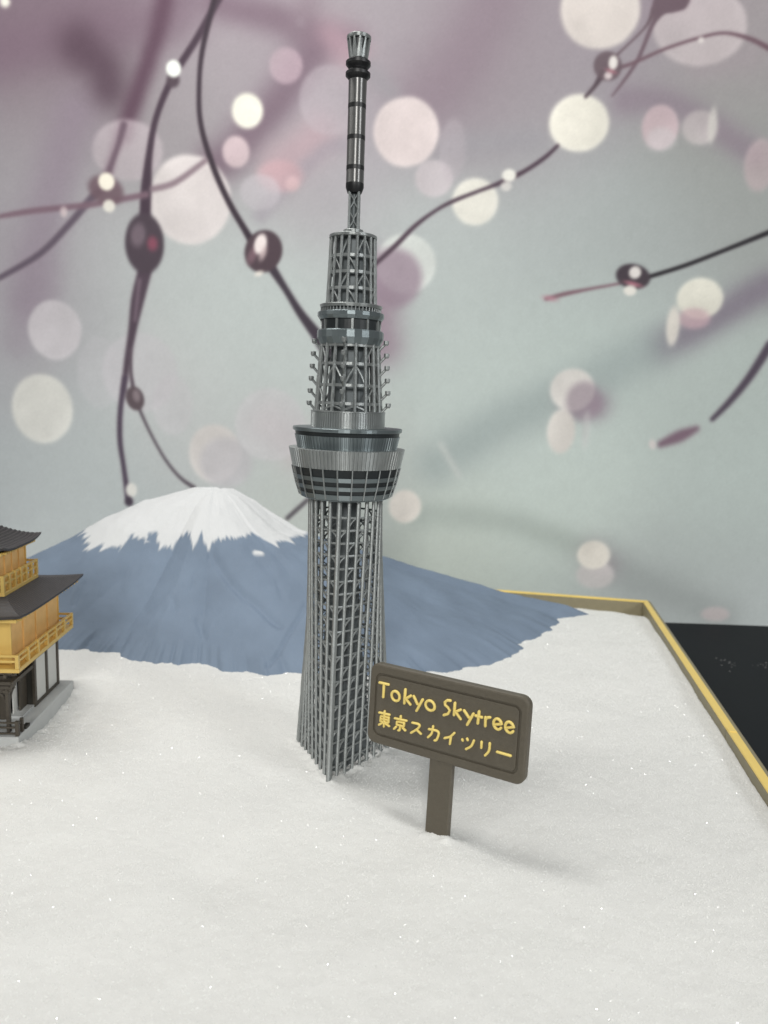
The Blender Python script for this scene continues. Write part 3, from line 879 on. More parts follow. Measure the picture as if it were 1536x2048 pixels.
# round lattice stages
def lattice(z0, z1, r0, r1, n, ph, levels, rcol, rbar, a_phase, core):
    R_ = lambda z: r0 + (r1 - r0) * (z - z0) / (z1 - z0)
    P = lambda a, z, d=0.0: ((R_(z) - d) * math.cos(a), (R_(z) - d) * math.sin(a), z)
    for i in range(n):
        a = ph + 2 * PI * i / n
        pts = [P(a, z) for z in np.linspace(z0 - 0.003, z1 + 0.003, 18)]
        part('stage_column', *tube(pts, lumpy(pts, rcol, rcol * 0.95, 0.14), 7), SILVER, tower, True)
    for z in levels[1:]:
        h = 0.0058
        part('ring_beam', *lathe([(R_(z) - 0.004, z - h), (R_(z) + 0.001, z - h), (R_(z) + 0.001, z + h), (R_(z) - 0.004, z + h), (R_(z) - 0.004, z - h)], 54, ph, False, False), SILVER, tower)
    lv = list(levels) + [z1]
    for s in range(len(lv) - 1):
        for i in range(n):
            g = (i + 2 * (s % 2) + a_phase) % 4
            if g not in (0, 1):
                continue
            a0, a1 = ph + 2 * PI * i / n, ph + 2 * PI * (i + 1) / n
            if g == 1:
                a0, a1 = a1, a0
            zl, zh = lv[s] + 0.006, lv[s + 1] - 0.010
            pts = [P(a0 + (a1 - a0) * (0.08 + 0.86 * t), zl + (zh - zl) * (t ** 0.8), 0.002) for t in (0, 0.33, 0.66, 1)]
            part('stage_brace', *tube(pts, lumpy(pts, rbar, rbar, 0.1), 5), SILVER, tower, True)
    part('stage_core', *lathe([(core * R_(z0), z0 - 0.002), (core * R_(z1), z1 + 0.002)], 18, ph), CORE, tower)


z0, z1 = zc('l2_bot') + 0.0005, zc('l2_top')
hh = z1 - z0
lattice(z0, z1, rc('l2_bot') - 0.006, rc('l2_top') - 0.005, 18, FRONT + rad(0), [z0, z0 + 0.072 * hh + 0.012, z0 + 0.39 * hh, z0 + 0.71 * hh], 0.0084, 0.0046, 0, 0.66)
part('stage_collar', *lathe([(rc('l2_top') - 0.006, z1 - 0.010), (rc('l2_top') + 0.0005, z1 - 0.010), (rc('l2_top') + 0.001, z1 - 0.001), (0.08, z1)], 54, FRONT), SILVER, tower)
z0, z1 = zc('fr_bot'), zc('fr_top')
hh = z1 - z0
lattice(z0, z1, rc('fr_bot') - 0.005, rc('fr_top') - 0.005, 18, FRONT - rad(0.5), [z0, z0 + 0.235 * hh, z0 + 0.475 * hh, z0 + 0.715 * hh], 0.0066, 0.0040, 1, 0.70)

# small aerial brackets in four upright rows
br = MB()
br.add(tube([(0, 0, 0), (0.029, 0, 0.032)], [0.0055, 0.0055], 6))
br.add(lathe([(0.0068, 0.024), (0.0112, 0.031), (0.0116, 0.042), (0.0106, 0.044)], 10))
br.V = br.V[:12] + [(x + 0.032, y, z) for x, y, z in br.V[12:]]
bm_ = add_mesh('aerial_bracket', br.V, br.F, SILVER, False)
for q in range(4):
    a = FRONT + rad(90 * q)
    for i in range(6):
        z = zc('l2_bot') - 0.006 + i * 0.0515
        s = (z - zc('l2_bot')) / (zc('l2_top') - zc('l2_bot'))
        r = (rc('l2_bot') - 0.006) + (rc('l2_top') - rc('l2_bot')) * s
        mw = Matrix.Translation((r * math.cos(a), r * math.sin(a), z)) @ Matrix.Rotation(a, 4, 'Z')
        link('aerial_bracket', bm_, tower, mw)

# upper gallery
gp = [(rc('g2_bot') - 0.02, zc('g2_bot') - 0.0005), (rc('g2_bot'), zc('g2_bot')), (rc('g2_mid'), zc('g2_mid')), (rc('g2_t2'), zc('g2_t2')), (rc('g2_top'), zc('g2_top')), (0.10, zc('g2_top') + 0.0005)]
part('gallery_band', *lathe(gp, 28, FRONT + 0.05), STEEL, tower)
gp = [(0.10, zc('g1_bot') - 0.0005), (rc('g1_bot'), zc('g1_bot')), (rc('g1_mid'), zc('g1_mid')), (rc('g1_top'), zc('g1_top') - 0.002), (rc('g1_top') - 0.002, zc('g1_top')), (0.10, zc('g1_top') + 0.0005)]
part('gallery_band', *lathe(gp, 28, FRONT + 0.05), STEEL, tower)
ga, gb = zc('g2_top') + 0.001, zc('g1_bot') - 0.001
for i in range(12):
    a0, a1 = FRONT + rad(-18 + 30 * i), FRONT + rad(-18 + 30 * (i + 1))
    lo = [[(r * math.cos(a0 + (a1 - a0) * t), r * math.sin(a0 + (a1 - a0) * t), z) for t in (0, .25, .5, .75, 1)] for r, z in ((0.122, ga), (0.122, gb), (0.112, gb), (0.112, ga), (0.122, ga))]
    part('window_pane', *skin(lo, False, False, False), PANE, tower)
    mw = Matrix.Rotation(a0, 4, 'Z') @ Matrix.Translation((0.1235, 0, 0))
    part('window_post', *box(-0.003, 0.004, -0.0045, 0.0045, ga - 0.0003, gb + 0.0003), SILVER, tower).matrix_local = mw
bal = MB()
for i in range(50):
    a = 2 * PI * i / 50
    x, y = (rc('bal_bot') - 0.004) * math.cos(a), (rc('bal_bot') - 0.004) * math.sin(a)
    bal.add(tube([(x, y, zc('bal_bot') - 0.001), (x, y, zc('col_bot') + 0.001)], [0.0042, 0.0032], 5))
part('balustrade', bal.V, bal.F, SILVER, tower, False, True)
part('balustrade_wall', *lathe([(0.112, zc('bal_bot')), (0.112, zc('col_bot'))], 48), CORE, tower, True)
part('cornice', *lathe([(0.10, zc('col_bot')), (rc('col_bot'), zc('col_bot')), (rc('col_top'), zc('col_top') - 0.002), (rc('col_top') - 0.002, zc('col_top')), (0.09, zc('col_top') + 0.0005)], 56, FRONT), SILVER, tower)

# top plate, plinth, lattice mast, mast
part('top_plate', *lathe([(0.08, zc('plate_bot')), (rc('plate_bot') - 0.001, zc('plate_bot')), (rc('plate_top'), zc('plate_bot') + 0.003), (rc('plate_top'), zc('plate_top') - 0.002), (rc('plate_top') - 0.003, zc('plate_top')), (0.03, zc('plate_top') + 0.0005)], 56, FRONT), SILVER, tower)
part('mast_plinth', *lathe([(rc('plinth_top'), zc('plate_top')), (rc('plinth_top'), zc('plinth_top') - 0.002), (rc('plinth_top') - 0.002, zc('plinth_top')), (0.01, zc('plinth_top') + 0.0005)], 40), SILVER, tower, False)
la, lb = zc('plinth_top'), zc('b4n') + 0.003
LM = []
for q in range(4):
    a = FRONT + rad(45 + 90 * q + 4)
    LM.append((0.0255 * math.cos(a), 0.0255 * math.sin(a)))
    pts = [(LM[q][0], LM[q][1], z) for z in np.linspace(la - 0.001, lb, 16)]
    part('mast_leg', *tube(pts, lumpy(pts, 0.0062, 0.0058, 0.12), 7), SILVER, tower, True)
mb = MB()
n = 2
for q in range(4):
    p0, p1 = Vector((*LM[q], 0)), Vector((*LM[(q + 1) % 4], 0))
    H = (lb - la) / n
    for i in range(n):
        b0 = la + H * i
        for s in (0, 1):
            A, B = (p0, p1) if s == 0 else (p1, p0)
            ctr = (A + B) / 2
            path = [A + Vector((0, 0, b0 + 0.08 * H)), A.lerp(ctr, 0.85) + Vector((0, 0, b0 + 0.38 * H)), ctr + Vector((0, 0, b0 + 0.5 * H)), A.lerp(ctr, 0.85) + Vector((0, 0, b0 + 0.62 * H)), A + Vector((0, 0, b0 + 0.95 * H))]
            mb.add(tube(path, 0.0032, 5))
part('mast_lacing', mb.V, mb.F, SILVER, tower, True, True)
part('mast_inner_tube', *lathe([(0.012, la), (0.012, lb)], 12), CORE, tower, True)
segs = [('b4b', 'b4t', BLACK), ('b4t', 'b3b', MAST), ('b3b', 'b3t', BLACK), ('b3t', 'b2b', MAST), ('b2b', 'b2t', BLACK), ('b2t', 'b1b', MAST), ('b1b', 'b1t', BLACK), ('b1t', 'd2_neck', MAST)]
for lo_, hi_, m in segs:
    prof = [(rc(lo_), zc(lo_)), (rc(hi_), zc(hi_))]
    if lo_ == 'b4b':
        prof = [(rc('b4n'), zc('b4n'))] + prof
    if m is BLACK:
        prof = [(r + 0.0004, z) for r, z in prof]
    part('mast_band' if m is BLACK else 'mast_section', *lathe(prof, 40), m, tower, True)
for nk, bt, tp, zt2 in (('d2_neck', 'd2_bot', 'd2_top', zc('d1_neck')), ('d1_neck', 'd1_bot', 'd1_top', zc('cap_bot'))):
    part('mast_disc', *lathe([(rc(nk), zc(nk)), (rc(nk) + 0.001, zc(nk) + 0.004), (rc(bt) - 0.004, zc(bt) - 0.004), (rc(bt), zc(bt)), (rc(tp), zc(tp)), (rc(tp) - 0.004, zc(tp) + 0.003), (rc('cap_bot'), zt2)], 44), BLACK, tower, True)
# flared crown
cz0, cz1, cr0, cr1 = zc('cap_bot'), zc('cap_rim_bot'), rc('cap_bot'), rc('cap_rim_bot') - 0.0015
part('crown_core', *lathe([(cr0 - 0.006, cz0), (cr1 - 0.010, cz1)], 30), PANE, tower, True)
part('crown_rim', *lathe([(cr1 - 0.012, cz1 - 0.001), (cr1, cz1), (cr1 + 0.0015, cz1 + 0.003), (cr1 + 0.0015, zc('cap_top') - 0.003), (cr1 - 0.002, zc('cap_top')), (0.01, zc('cap_top') + 0.0005)], 40), SILVER, tower, True)
for i in range(12):
    lo = []
    for t in (0.0, 0.35, 0.7, 1.0):
        hw = (PI / 12) * (0.98 - 0.68 * smooth01(np.float64((t - 0.15) / 0.8)))
        r = cr0 + (cr1 - cr0) * t
        a = FRONT + 2 * PI * (i + 0.5) / 12
        z = cz0 + (cz1 - cz0) * t
        lo.append([(rr * math.cos(a + s), rr * math.sin(a + s), z) for rr, s in ((r - 0.008, -hw), (r, -hw), (r + 0.0008, 0), (r, hw), (r - 0.008, hw))])
    part('crown_fin', *skin(lo, True, True), SILVER, tower)

# ------------------------------------------------------------------ sign
SG = [0.2428, 2.6202, 0.4464, -0.5537, -0.0826, -0.0192, 0.6542, 0.3154, 0.5913, 0.2391, -0.0036, 0.4462]
sign = tag(empty('sign', (0, 0, 0)), 'brown sign on a post with raised yellow lettering in two lines, leaning in the sand', 'sign')
sign.rotation_mode = 'XYZ'
Rz, Rx, Ry = Matrix.Rotation(SG[3], 4, 'Z'), Matrix.Rotation(SG[4], 4, 'X'), Matrix.Rotation(SG[5], 4, 'Y')
MS = Matrix.Translation((SG[0], SG[1], SG[2])) @ Rz @ Rx @ Ry
base = MS @ Vector((0, 0.017, -SG[11]))
MB_ = MS.copy()
MB_.translation = base
sign.matrix_world = MB_
OFF = Vector((0, -0.017, SG[11]))     # board centre, front face, in the sign's own frame


def rrect(w_, h_, r, y, n=7):
    out = []
    for cx, cz, a0 in ((w_ / 2 - r, h_ / 2 - r, 0), (-w_ / 2 + r, h_ / 2 - r, 90), (-w_ / 2 + r, -h_ / 2 + r, 180), (w_ / 2 - r, -h_ / 2 + r, 270)):
        for i in range(n):
            a = rad(a0 + 90 * i / (n - 1))
            out.append((OFF.x + cx + r * math.cos(a), OFF.y + y, OFF.z + cz + r * math.sin(a)))
    return out


W_, H_, W2, H2 = SG[6], SG[7], SG[8], SG[9]
lp = [rrect(W_ - 0.006, H_ - 0.006, 0.032, 0.036), rrect(W_, H_, 0.035, 0.033), rrect(W_, H_, 0.035, 0.007), rrect(W_ - 0.006, H_ - 0.006, 0.033, 0.002), rrect(W_ - 0.016, H_ - 0.016, 0.029, 0.0),
      rrect(W2 + 0.010, H2 + 0.010, 0.028, 0.0), rrect(W2 + 0.006, H2 + 0.006, 0.026, 0.0065), rrect(W2 - 0.006, H2 - 0.006, 0.022, 0.0065), rrect(W2 - 0.010, H2 - 0.010, 0.020, 0.0015), rrect(W2 - 0.016, H2 - 0.016, 0.018, 0.0008)]
part('board', *skin(lp, True, True), BROWN, sign)
part('post', *box(-0.046, 0.047, -0.013, 0.017, -0.09, SG[11] - H_ / 2 + 0.012, 0.003), BROWN, sign)
GLYPHS=[
(0.0099,[[(-0.2816,0.0859),(-0.2401,0.0865)],[(-0.2607,0.0852),(-0.2605,0.0328)]]),
(0.0099,[[(-0.1879,0.0486),(-0.1891,0.0406),(-0.1936,0.0343),(-0.2005,0.0308),(-0.2086,0.031),(-0.2161,0.0347),(-0.2216,0.0413),(-0.224,0.0494),(-0.2228,0.0575),(-0.2182,0.0638),(-0.2112,0.0672),(-0.2031,0.067),(-0.1957,0.0632),(-0.1902,0.0567),(-0.1879,0.0486)]]),
(0.0099,[[(-0.1651,0.0843),(-0.1658,0.0296)],[(-0.1392,0.0648),(-0.1642,0.0471)],[(-0.1609,0.0489),(-0.139,0.0311)]]),
(0.0099,[[(-0.128,0.0663),(-0.1091,0.0394)],[(-0.0884,0.0621),(-0.1117,0.0132)]]),
(0.0099,[[(-0.0365,0.0457),(-0.0378,0.0379),(-0.0427,0.0317),(-0.0501,0.0284),(-0.0587,0.0286),(-0.0667,0.0322),(-0.0726,0.0387),(-0.0751,0.0466),(-0.0737,0.0544),(-0.0688,0.0605),(-0.0613,0.0638),(-0.0527,0.0636),(-0.0447,0.0599),(-0.039,0.0535),(-0.0365,0.0457)]]),
(0.0099,[[(0.0266,0.083),(0.0138,0.0821),(0.0043,0.0731),(0.0056,0.0626),(0.0185,0.0557),(0.0261,0.0467),(0.0202,0.0326),(0.0031,0.0237)]]),
(0.0099,[[(0.0449,0.0793),(0.0441,0.0334)],[(0.0696,0.0592),(0.0464,0.0456)],[(0.0494,0.0473),(0.0722,0.0249)]]),
(0.0099,[[(0.0827,0.0598),(0.1035,0.0387)],[(0.1207,0.0567),(0.0989,0.0105)]]),
(0.0099,[[(0.1417,0.0702),(0.14,0.0253)],[(0.1293,0.0515),(0.1549,0.0509)]]),
(0.0099,[[(0.1678,0.0549),(0.1692,0.0228)],[(0.1681,0.044),(0.1744,0.0541),(0.1857,0.0582)]]),
(0.0099,[[(0.2004,0.0361),(0.2295,0.045),(0.2306,0.0424),(0.2283,0.0496),(0.2239,0.0554),(0.2181,0.0589),(0.2119,0.0596),(0.2062,0.0572),(0.202,0.0523),(0.2,0.0455),(0.2005,0.0381),(0.2034,0.0311),(0.2082,0.0258),(0.2142,0.0229),(0.2204,0.0231),(0.2258,0.0261),(0.2294,0.0316)]]),
(0.0099,[[(0.245,0.0347),(0.2745,0.0447),(0.2756,0.0416),(0.2733,0.0489),(0.2688,0.0548),(0.263,0.0584),(0.2566,0.059),(0.2509,0.0567),(0.2467,0.0516),(0.2446,0.0448),(0.2451,0.0372),(0.248,0.0301),(0.253,0.0247),(0.259,0.0218),(0.2653,0.0219),(0.2707,0.025),(0.2745,0.0306)]]),
(0.0086,[[(-0.2744,-0.0313),(-0.2271,-0.0295)],[(-0.2502,-0.0205),(-0.2494,-0.0812)],[(-0.2653,-0.0426),(-0.2299,-0.0404)],[(-0.2653,-0.0426),(-0.2662,-0.0635)],[(-0.2299,-0.0404),(-0.2302,-0.0611)],[(-0.2657,-0.0531),(-0.2304,-0.0503)],[(-0.2662,-0.0635),(-0.2302,-0.0611)],[(-0.2541,-0.0658),(-0.2722,-0.0795)],[(-0.2458,-0.0659),(-0.2257,-0.0739)]]),
(0.0086,[[(-0.1775,-0.0224),(-0.1779,-0.0342)],[(-0.2032,-0.0372),(-0.1508,-0.0348)],[(-0.192,-0.0468),(-0.161,-0.0449)],[(-0.192,-0.0468),(-0.1929,-0.0592)],[(-0.161,-0.0449),(-0.1617,-0.0583)],[(-0.1929,-0.0592),(-0.1617,-0.0583)],[(-0.1772,-0.0595),(-0.1788,-0.0772),(-0.185,-0.0798)],[(-0.194,-0.0677),(-0.2037,-0.0788)],[(-0.167,-0.0652),(-0.1538,-0.0731)]]),
(0.0086,[[(-0.1262,-0.036),(-0.0952,-0.0366),(-0.1034,-0.0546),(-0.129,-0.0761)],[(-0.1066,-0.0574),(-0.0861,-0.0694)]]),
(0.0086,[[(-0.0547,-0.0432),(-0.0146,-0.0437),(-0.0189,-0.0735),(-0.0283,-0.0799)],[(-0.0376,-0.0276),(-0.0411,-0.0552),(-0.0562,-0.075)]]),
(0.0086,[[(0.0506,-0.032),(0.0344,-0.0502),(0.0121,-0.0612)],[(0.0375,-0.0484),(0.0354,-0.0774)]]),
(0.0086,[[(0.0834,-0.0476),(0.0868,-0.0516)],[(0.1022,-0.0399),(0.1057,-0.0453)],[(0.1296,-0.0402),(0.1205,-0.0633),(0.101,-0.0795)]]),
(0.0086,[[(0.1596,-0.0369),(0.1603,-0.0597)],[(0.1912,-0.0341),(0.1899,-0.0626),(0.1763,-0.0833)]]),
(0.0086,[[(0.2205,-0.0583),(0.2728,-0.0591)]]),
]
for wd, strokes in GLYPHS:
    mb = MB()
    for st in strokes:
        pts = st if len(st) > 6 else smooth_poly(st, 4)
        # half round bead with round ends
        n_ = len(pts)
        P2 = [Vector((p[0], p[1])) for p in pts]
        t0, t1 = (P2[0] - P2[1]).normalized(), (P2[-1] - P2[-2]).normalized()
        ext = [P2[0] + t0 * wd * 0.42, P2[0] + t0 * wd * 0.25] + P2 + [P2[-1] + t1 * wd * 0.25, P2[-1] + t1 * wd * 0.42]
        ww = [0.30, 0.75] + [1.0] * n_ + [0.75, 0.30]
        loops = []
        for i, p in enumerate(ext):
            t = (ext[min(i + 1, len(ext) - 1)] - ext[max(i - 1, 0)]).normalized()
            nn = Vector((-t.y, t.x))
            h = wd * 0.5 * ww[i] * random.uniform(0.93, 1.07)
            lp = []
            for k in range(7):
                a = PI * k / 6
                q = p + nn * (h * math.cos(a))
                lp.append((OFF.x + q.x, OFF.y + 0.002 - (0.0035 + 0.0055 * math.sin(a) ** 0.7) * (0.6 + 0.4 * ww[i]), OFF.z + q.y))
            lp = [(OFF.x + p.x + nn.x * h, OFF.y + 0.0025, OFF.z + p.y + nn.y * h)] + lp + [(OFF.x + p.x - nn.x * h, OFF.y + 0.0025, OFF.z + p.y - nn.y * h)]
            loops.append(lp)
        mb.add(skin(loops, True, True))
    part('letter', mb.V, mb.F, LETTER, sign, True)

# ------------------------------------------------------------------ golden pavilion
HX, HC = -0.35, 0.0
house = tag(empty('pavilion', (-1.65, 3.477, 0.0), (0, 0, rad(2.98))), 'golden three storey temple pavilion model with black layered roofs at the left edge', 'pavilion')


def hb(name, x0, x1, y0, y1, z0, z1, m, b=0.0, parent=None):
    return part(name, *box(x0, x1, y0, y1, z0, z1, b), m, parent or house)


def X2(xr):
    return 2 * HX - xr


sx, sy = 0.040, 0.341
# stone base with a small lip
part('base_slab', *skin([[(X2(sx) + i, -sy + i, z), (sx - i, -sy + i, z), (sx - i, sy - i, z), (X2(sx) + i, sy - i, z)] for z, i in ((-0.12, 0), (0.066, 0), (0.070, 0.004))], True, True), STONE, house)
# ground storey
gx_, gy_ = -0.019, 0.285
z0, z1 = 0.0705, 0.318
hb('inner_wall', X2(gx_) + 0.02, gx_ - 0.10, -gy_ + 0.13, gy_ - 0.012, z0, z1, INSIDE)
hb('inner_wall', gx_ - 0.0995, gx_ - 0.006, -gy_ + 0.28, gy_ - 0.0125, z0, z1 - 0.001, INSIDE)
ys = [-gy_ + 2 * gy_ * t for t in (0, 0.25, 0.5, 0.75, 1.0)]
pw = 0.011
for side, xx in ((1, gx_), (-1, X2(gx_))):
    for i, y in enumerate(ys):
        if side == 1 and i == 1:
            continue
        hb('post', xx - pw, xx + pw * 0.2, y - pw, y + pw, z0, z1, TIMBER)
    for i in (2, 3):
        hb('screen', xx - 0.006 if side == 1 else xx - 0.004, xx - 0.003 if side == 1 else xx + 0.001, ys[i] + pw + 0.002, ys[i + 1] - pw - 0.002, z0 + 0.018, z1 - 0.012, PAPER)
        hb('sill_rail', xx - pw * 0.8, xx + 0.0015, ys[i] + pw, ys[i + 1] - pw, z0, z0 + 0.018, TIMBER)
        hb('head_rail', xx - pw * 0.8, xx + 0.0015, ys[i] + pw, ys[i + 1] - pw, z1 - 0.014, z1 - 0.001, TIMBER)
for i, x in enumerate(np.linspace(X2(gx_), gx_, 5)[:-1]):
    hb('post', x - pw, x + pw, -gy_ - pw * 0.2, -gy_ + pw, z0, z1, TIMBER)
for i, x in enumerate(np.linspace(X2(gx_), gx_, 5)[1:-1]):
    hb('post', x - pw, x + pw, gy_ - pw, gy_ + pw * 0.2, z0, z1, TIMBER)
for a, b_ in zip(np.linspace(X2(gx_), gx_, 5)[:-1], np.linspace(X2(gx_), gx_, 5)[1:]):
    hb('screen', a + pw + 0.001, b_ - pw - 0.001, gy_ - 0.006, gy_ - 0.001, z0 + 0.015, z1 - 0.012, PAPER)
# open bays on the right side: half open door
hb('door_post', gx_ - 0.10, gx_ - 0.075, -gy_ + 0.125, -gy_ + 0.15, z0, z1 - 0.002, TIMBER)
hb('door_screen', gx_ - 0.060, gx_ - 0.054, -gy_ + 0.165, -gy_ + 0.215, z0 + 0.004, z1 - 0.02, PAPER)
hb('door', gx_ - 0.045, gx_ - 0.038, -gy_ + 0.20, -gy_ + 0.275, z0 + 0.002, z1 - 0.02, TIMBER)
hb('threshold', gx_ - 0.07, gx_ - 0.005, -gy_ + 0.14, -0.012, z0, z0 + 0.012, STONE)
# lintel beams and corner brackets
for xx in (gx_, X2(gx_)):
    hb('lintel_beam', xx - pw * 1.1, xx + 0.004, -gy_ - 0.004, gy_ + 0.004, z1, z1 + 0.018, TIMBER)
    hb('lintel_beam', xx - pw * 1.3 + 0.001, xx + 0.016, -gy_ - 0.016, gy_ + 0.016, z1 + 0.0235, z1 + 0.0325, TIMBER)
for yy in (-gy_, gy_):
    hb('lintel_beam', X2(gx_) + 0.005, gx_ - 0.0125, yy - pw * 0.6, yy + pw * 0.6, z1 + 0.0005, z1 + 0.0175, TIMBER)
hb('ceiling_slab', X2(gx_) - 0.02, gx_ + 0.03, -gy_ - 0.028, gy_ + 0.028, z1 + 0.033, z1 + 0.0465, TIMBER)
for k in range(11):
    y = -gy_ + 2 * gy_ * k / 10
    hb('rafter_end', gx_ + 0.0045, gx_ + 0.034, y - 0.006, y + 0.006, z1 + 0.018, z1 + 0.0325, TIMBER)
for k in range(11):
    x = X2(gx_) + (gx_ - X2(gx_)) * k / 10
    hb('rafter_end', x - 0.006, x + 0.006, -gy_ - 0.034, -gy_ - 0.0165, z1 + 0.018, z1 + 0.0325, TIMBER)
for x in (gx_, X2(gx_)):
    br_ = MB()
    for s in (0, 1, 2):
        w_ = 0.014 + 0.013 * s
        br_.add(box(x - 0.006 - w_, x - 0.006 + w_, -gy_ + 0.004 - w_, -gy_ + 0.004 + w_, z1 - 0.062 + 0.024 * s, z1 - 0.062 + 0.024 * s + 0.015))
        br_.add(tube([(x - 0.006, -gy_ + 0.004, z1 - 0.058 + 0.02 * s), (x - 0.006 + 0.02 + 0.012 * s, -gy_ - 0.016 - 0.012 * s, z1 - 0.042 + 0.02 * s)], 0.007, 5))
    part('corner_bracket', br_.V, br_.F, TIMBER, house)
# curved arch braces beside the corner post
for dx, dy in ((0, 1), (-1, 0)):
    p = [(gx_ - 0.005 + dx * d, -gy_ + 0.005 + dy * d, z1 - 0.062 - 0.055 * (1 - d / 0.06) ** 2.2) for d in np.linspace(0.004, 0.06, 6)]
    part('arch_brace', *tube(p, 0.007, 6), TIMBER, house, True)
hb('tie_beam', X2(gx_) + pw, gx_ - pw, -gy_ + 0.001, -gy_ + 0.010, z1 - 0.065, z1 - 0.045, TIMBER)
hb('tie_beam', gx_ - 0.010, gx_ - 0.001, -gy_ + pw, -gy_ + 0.275, z1 - 0.048, z1 - 0.030, TIMBER)
# low front fence on the slab
fx = sx - 0.006
for x in (fx, fx - 0.22, fx - 0.44, X2(sx) + 0.01):
    hb('fence_post', x - 0.011, x + 0.004, -sy + 0.008, -sy + 0.022, 0.0705, 0.140, TIMBER)
for z in (0.078, 0.106, 0.128):
    hb('fence_rail', X2(sx) + 0.02, fx - 0.0115, -sy + 0.012, -sy + 0.019, z, z + 0.007, TIMBER)
hb('fence_post', fx - 0.010, fx + 0.003, -sy + 0.055, -sy + 0.068, 0.0705, 0.135, TIMBER)
hb('fence_rail', fx - 0.006, fx - 0.0005, -sy + 0.0225, -sy + 0.0545, 0.118, 0.126, TIMBER)
hb('step', fx - 0.012, fx + 0.006, -sy + 0.085, -sy + 0.125, 0.0705, 0.084, INSIDE)


def balcony(xr, hy, zf, zr, npost, ft):
    x0 = X2(xr)
    hb('balcony_floor', x0, xr, -hy, hy, zf - ft, zf, GOLD, 0.003)
    pw_ = 0.0075
    P = []
    for t in np.linspace(0, 1, npost):
        P += [(xr - pw_, -hy + pw_ + (2 * hy - 2 * pw_) * t), (x0 + pw_, -hy + pw_ + (2 * hy - 2 * pw_) * t)]
    for t in np.linspace(0, 1, npost)[1:-1]:
        P += [(x0 + pw_ + (xr - x0 - 2 * pw_) * t, -hy + pw_), (x0 + pw_ + (xr - x0 - 2 * pw_) * t, hy - pw_)]
    for x, y in P:
        hb('railing_post', x - pw_, x + pw_, y - pw_, y + pw_, zf + 0.0003, zr, GOLD)
    for zz in (zr - 0.011, zf + (zr - zf) * 0.44):
        for y in (-hy + pw_, hy - pw_):
            hb('rail', x0 + 0.001, xr - 0.001, y - pw_ * 0.6, y + pw_ * 0.6, zz, zz + 0.0105, GOLD)
        for x in (x0 + pw_, xr - pw_):
            hb('rail', x - pw_ * 0.6 + 0.0002, x + pw_ * 0.6 - 0.0002, -hy + 0.0012, hy - 0.0012, zz + 0.0002, zz + 0.0103, GOLD)


def walls(xr, hy, za, zb, npan, m):
    x0 = X2(xr)
    hb('storey_core', x0 + 0.006, xr - 0.006, -hy + 0.006, hy - 0.006, za, zb, m)
    pw_ = 0.007
    for k in range(npan + 1):
        y = -hy + 2 * hy * k / npan
        for x, s in ((xr, 1), (x0, -1)):
            hb('pillar', x - pw_, x + pw_ * 0.25, max(-hy, y - pw_), min(hy, y + pw_), za, zb, GOLD if k in (0, npan) else m)
        if k < npan:
            y1 = -hy + 2 * hy * (k + 1) / npan
            hb('wall_panel', xr - 0.0065, xr - 0.003, y + pw_ + 0.0002, y1 - pw_ - 0.0002, za + 0.001, zb - 0.001, m)
    for k in range(1, npan):
        x = x0 + (xr - x0) * k / npan
        hb('pillar', x - pw_, x + pw_, -hy - pw_ * 0.25, -hy + pw_, za, zb, GOLD)
        hb('pillar', x - pw_, x + pw_, hy - pw_, hy + pw_ * 0.25, za, zb, m)
    for k in range(npan):
        xa, xb = x0 + (xr - x0) * k / npan, x0 + (xr - x0) * (k + 1) / npan
        hb('wall_panel', xa + pw_ + 0.0002, xb - pw_ - 0.0002, -hy + 0.003, -hy + 0.0065, za + 0.001, zb - 0.001, GOLD)


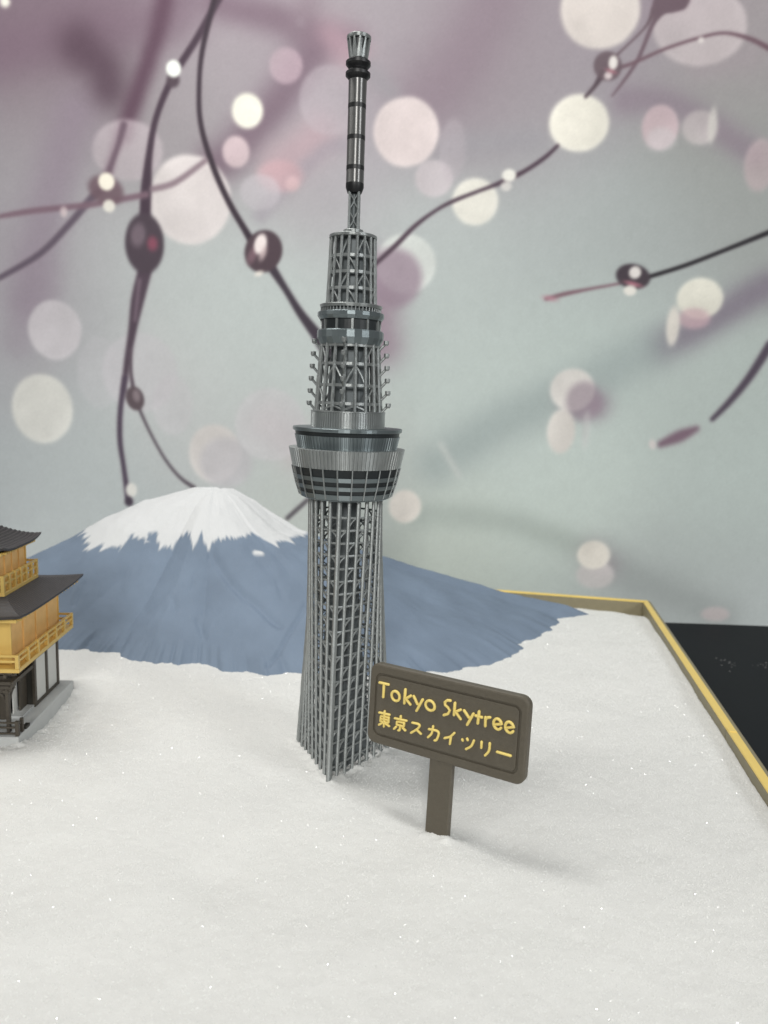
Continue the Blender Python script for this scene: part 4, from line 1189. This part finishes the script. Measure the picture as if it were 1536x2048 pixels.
def roof(xe, hye, ze, xt, hyt, zt_, steps, lift, pw_=1.25, apex=False):
    """layered roof: every printed layer is a small step; corners lifted"""
    n = 10

    def loop(ax, ay, z, t):
        cx = HX
        hx = ax - cx
        out = []
        for (px, py), (qx, qy) in (((-hx, -ay), (hx, -ay)), ((hx, -ay), (hx, ay)), ((hx, ay), (-hx, ay)), ((-hx, ay), (-hx, -ay))):
            for i in range(n):
                f = i / n
                c = abs(2 * f - 1) ** 4
                out.append((cx + px + (qx - px) * f, py + (qy - py) * f, z + lift * c * (1 - t) ** 2))
        return out
    L = [loop(xe - 0.02, hye - 0.02, ze + 0.0008, 0), loop(xe - 0.003, hye - 0.003, ze, 0), loop(xe, hye, ze + 0.004, 0), loop(xe, hye, ze + 0.013, 0)]
    for i in range(1, steps + 1):
        t = i / steps
        ta = (i - 1) / steps
        z = ze + 0.013 + (zt_ - ze - 0.013) * t ** pw_
        zp = ze + 0.013 + (zt_ - ze - 0.013) * ta ** pw_
        x_, y_ = xe + (xt - xe) * t, hye + (hyt - hye) * t
        L.append(loop(x_ + (xe - xt) / steps * 0.35, y_ + (hye - hyt) / steps * 0.35, zp + (z - zp) * 0.05, t))
        L.append(loop(x_, y_, z, t))
    part('roof', *skin(L, True, True), ROOF, house)
    hb('eave_board', X2(xe - 0.028), xe - 0.028, -hye + 0.028, hye - 0.028, ze - 0.015, ze + 0.0005, GOLD)
    nr = 17
    for k in range(nr):
        y = -hye + 0.05 + (2 * hye - 0.1) * k / (nr - 1)
        hb('eave_rafter', xe - 0.06, xe - 0.012, y - 0.004, y + 0.004, ze - 0.009, ze - 0.0002, GOLD)


balcony(0.050, 0.332, 0.384, 0.447, 7, 0.018)
walls(-0.003, 0.278, 0.3845, 0.612, 4, OCHRE)
roof(0.089, 0.390, 0.618, -0.055, 0.19, 0.672, 15, 0.012)
balcony(-0.062, 0.19, 0.690, 0.765, 7, 0.020)
walls(-0.103, 0.15, 0.6905, 0.865, 4, OCHRE)
roof(-0.047, 0.205, 0.868, HX + 0.012, 0.012, 1.05, 18, 0.018, 1.5)
part('finial', *lathe([(0.03, 1.045), (0.03, 1.06), (0.012, 1.07), (0.018, 1.09), (0.003, 1.12)], 12), GOLD, house, True)
bpy.data.objects['finial'].location = (HX, 0, 0)
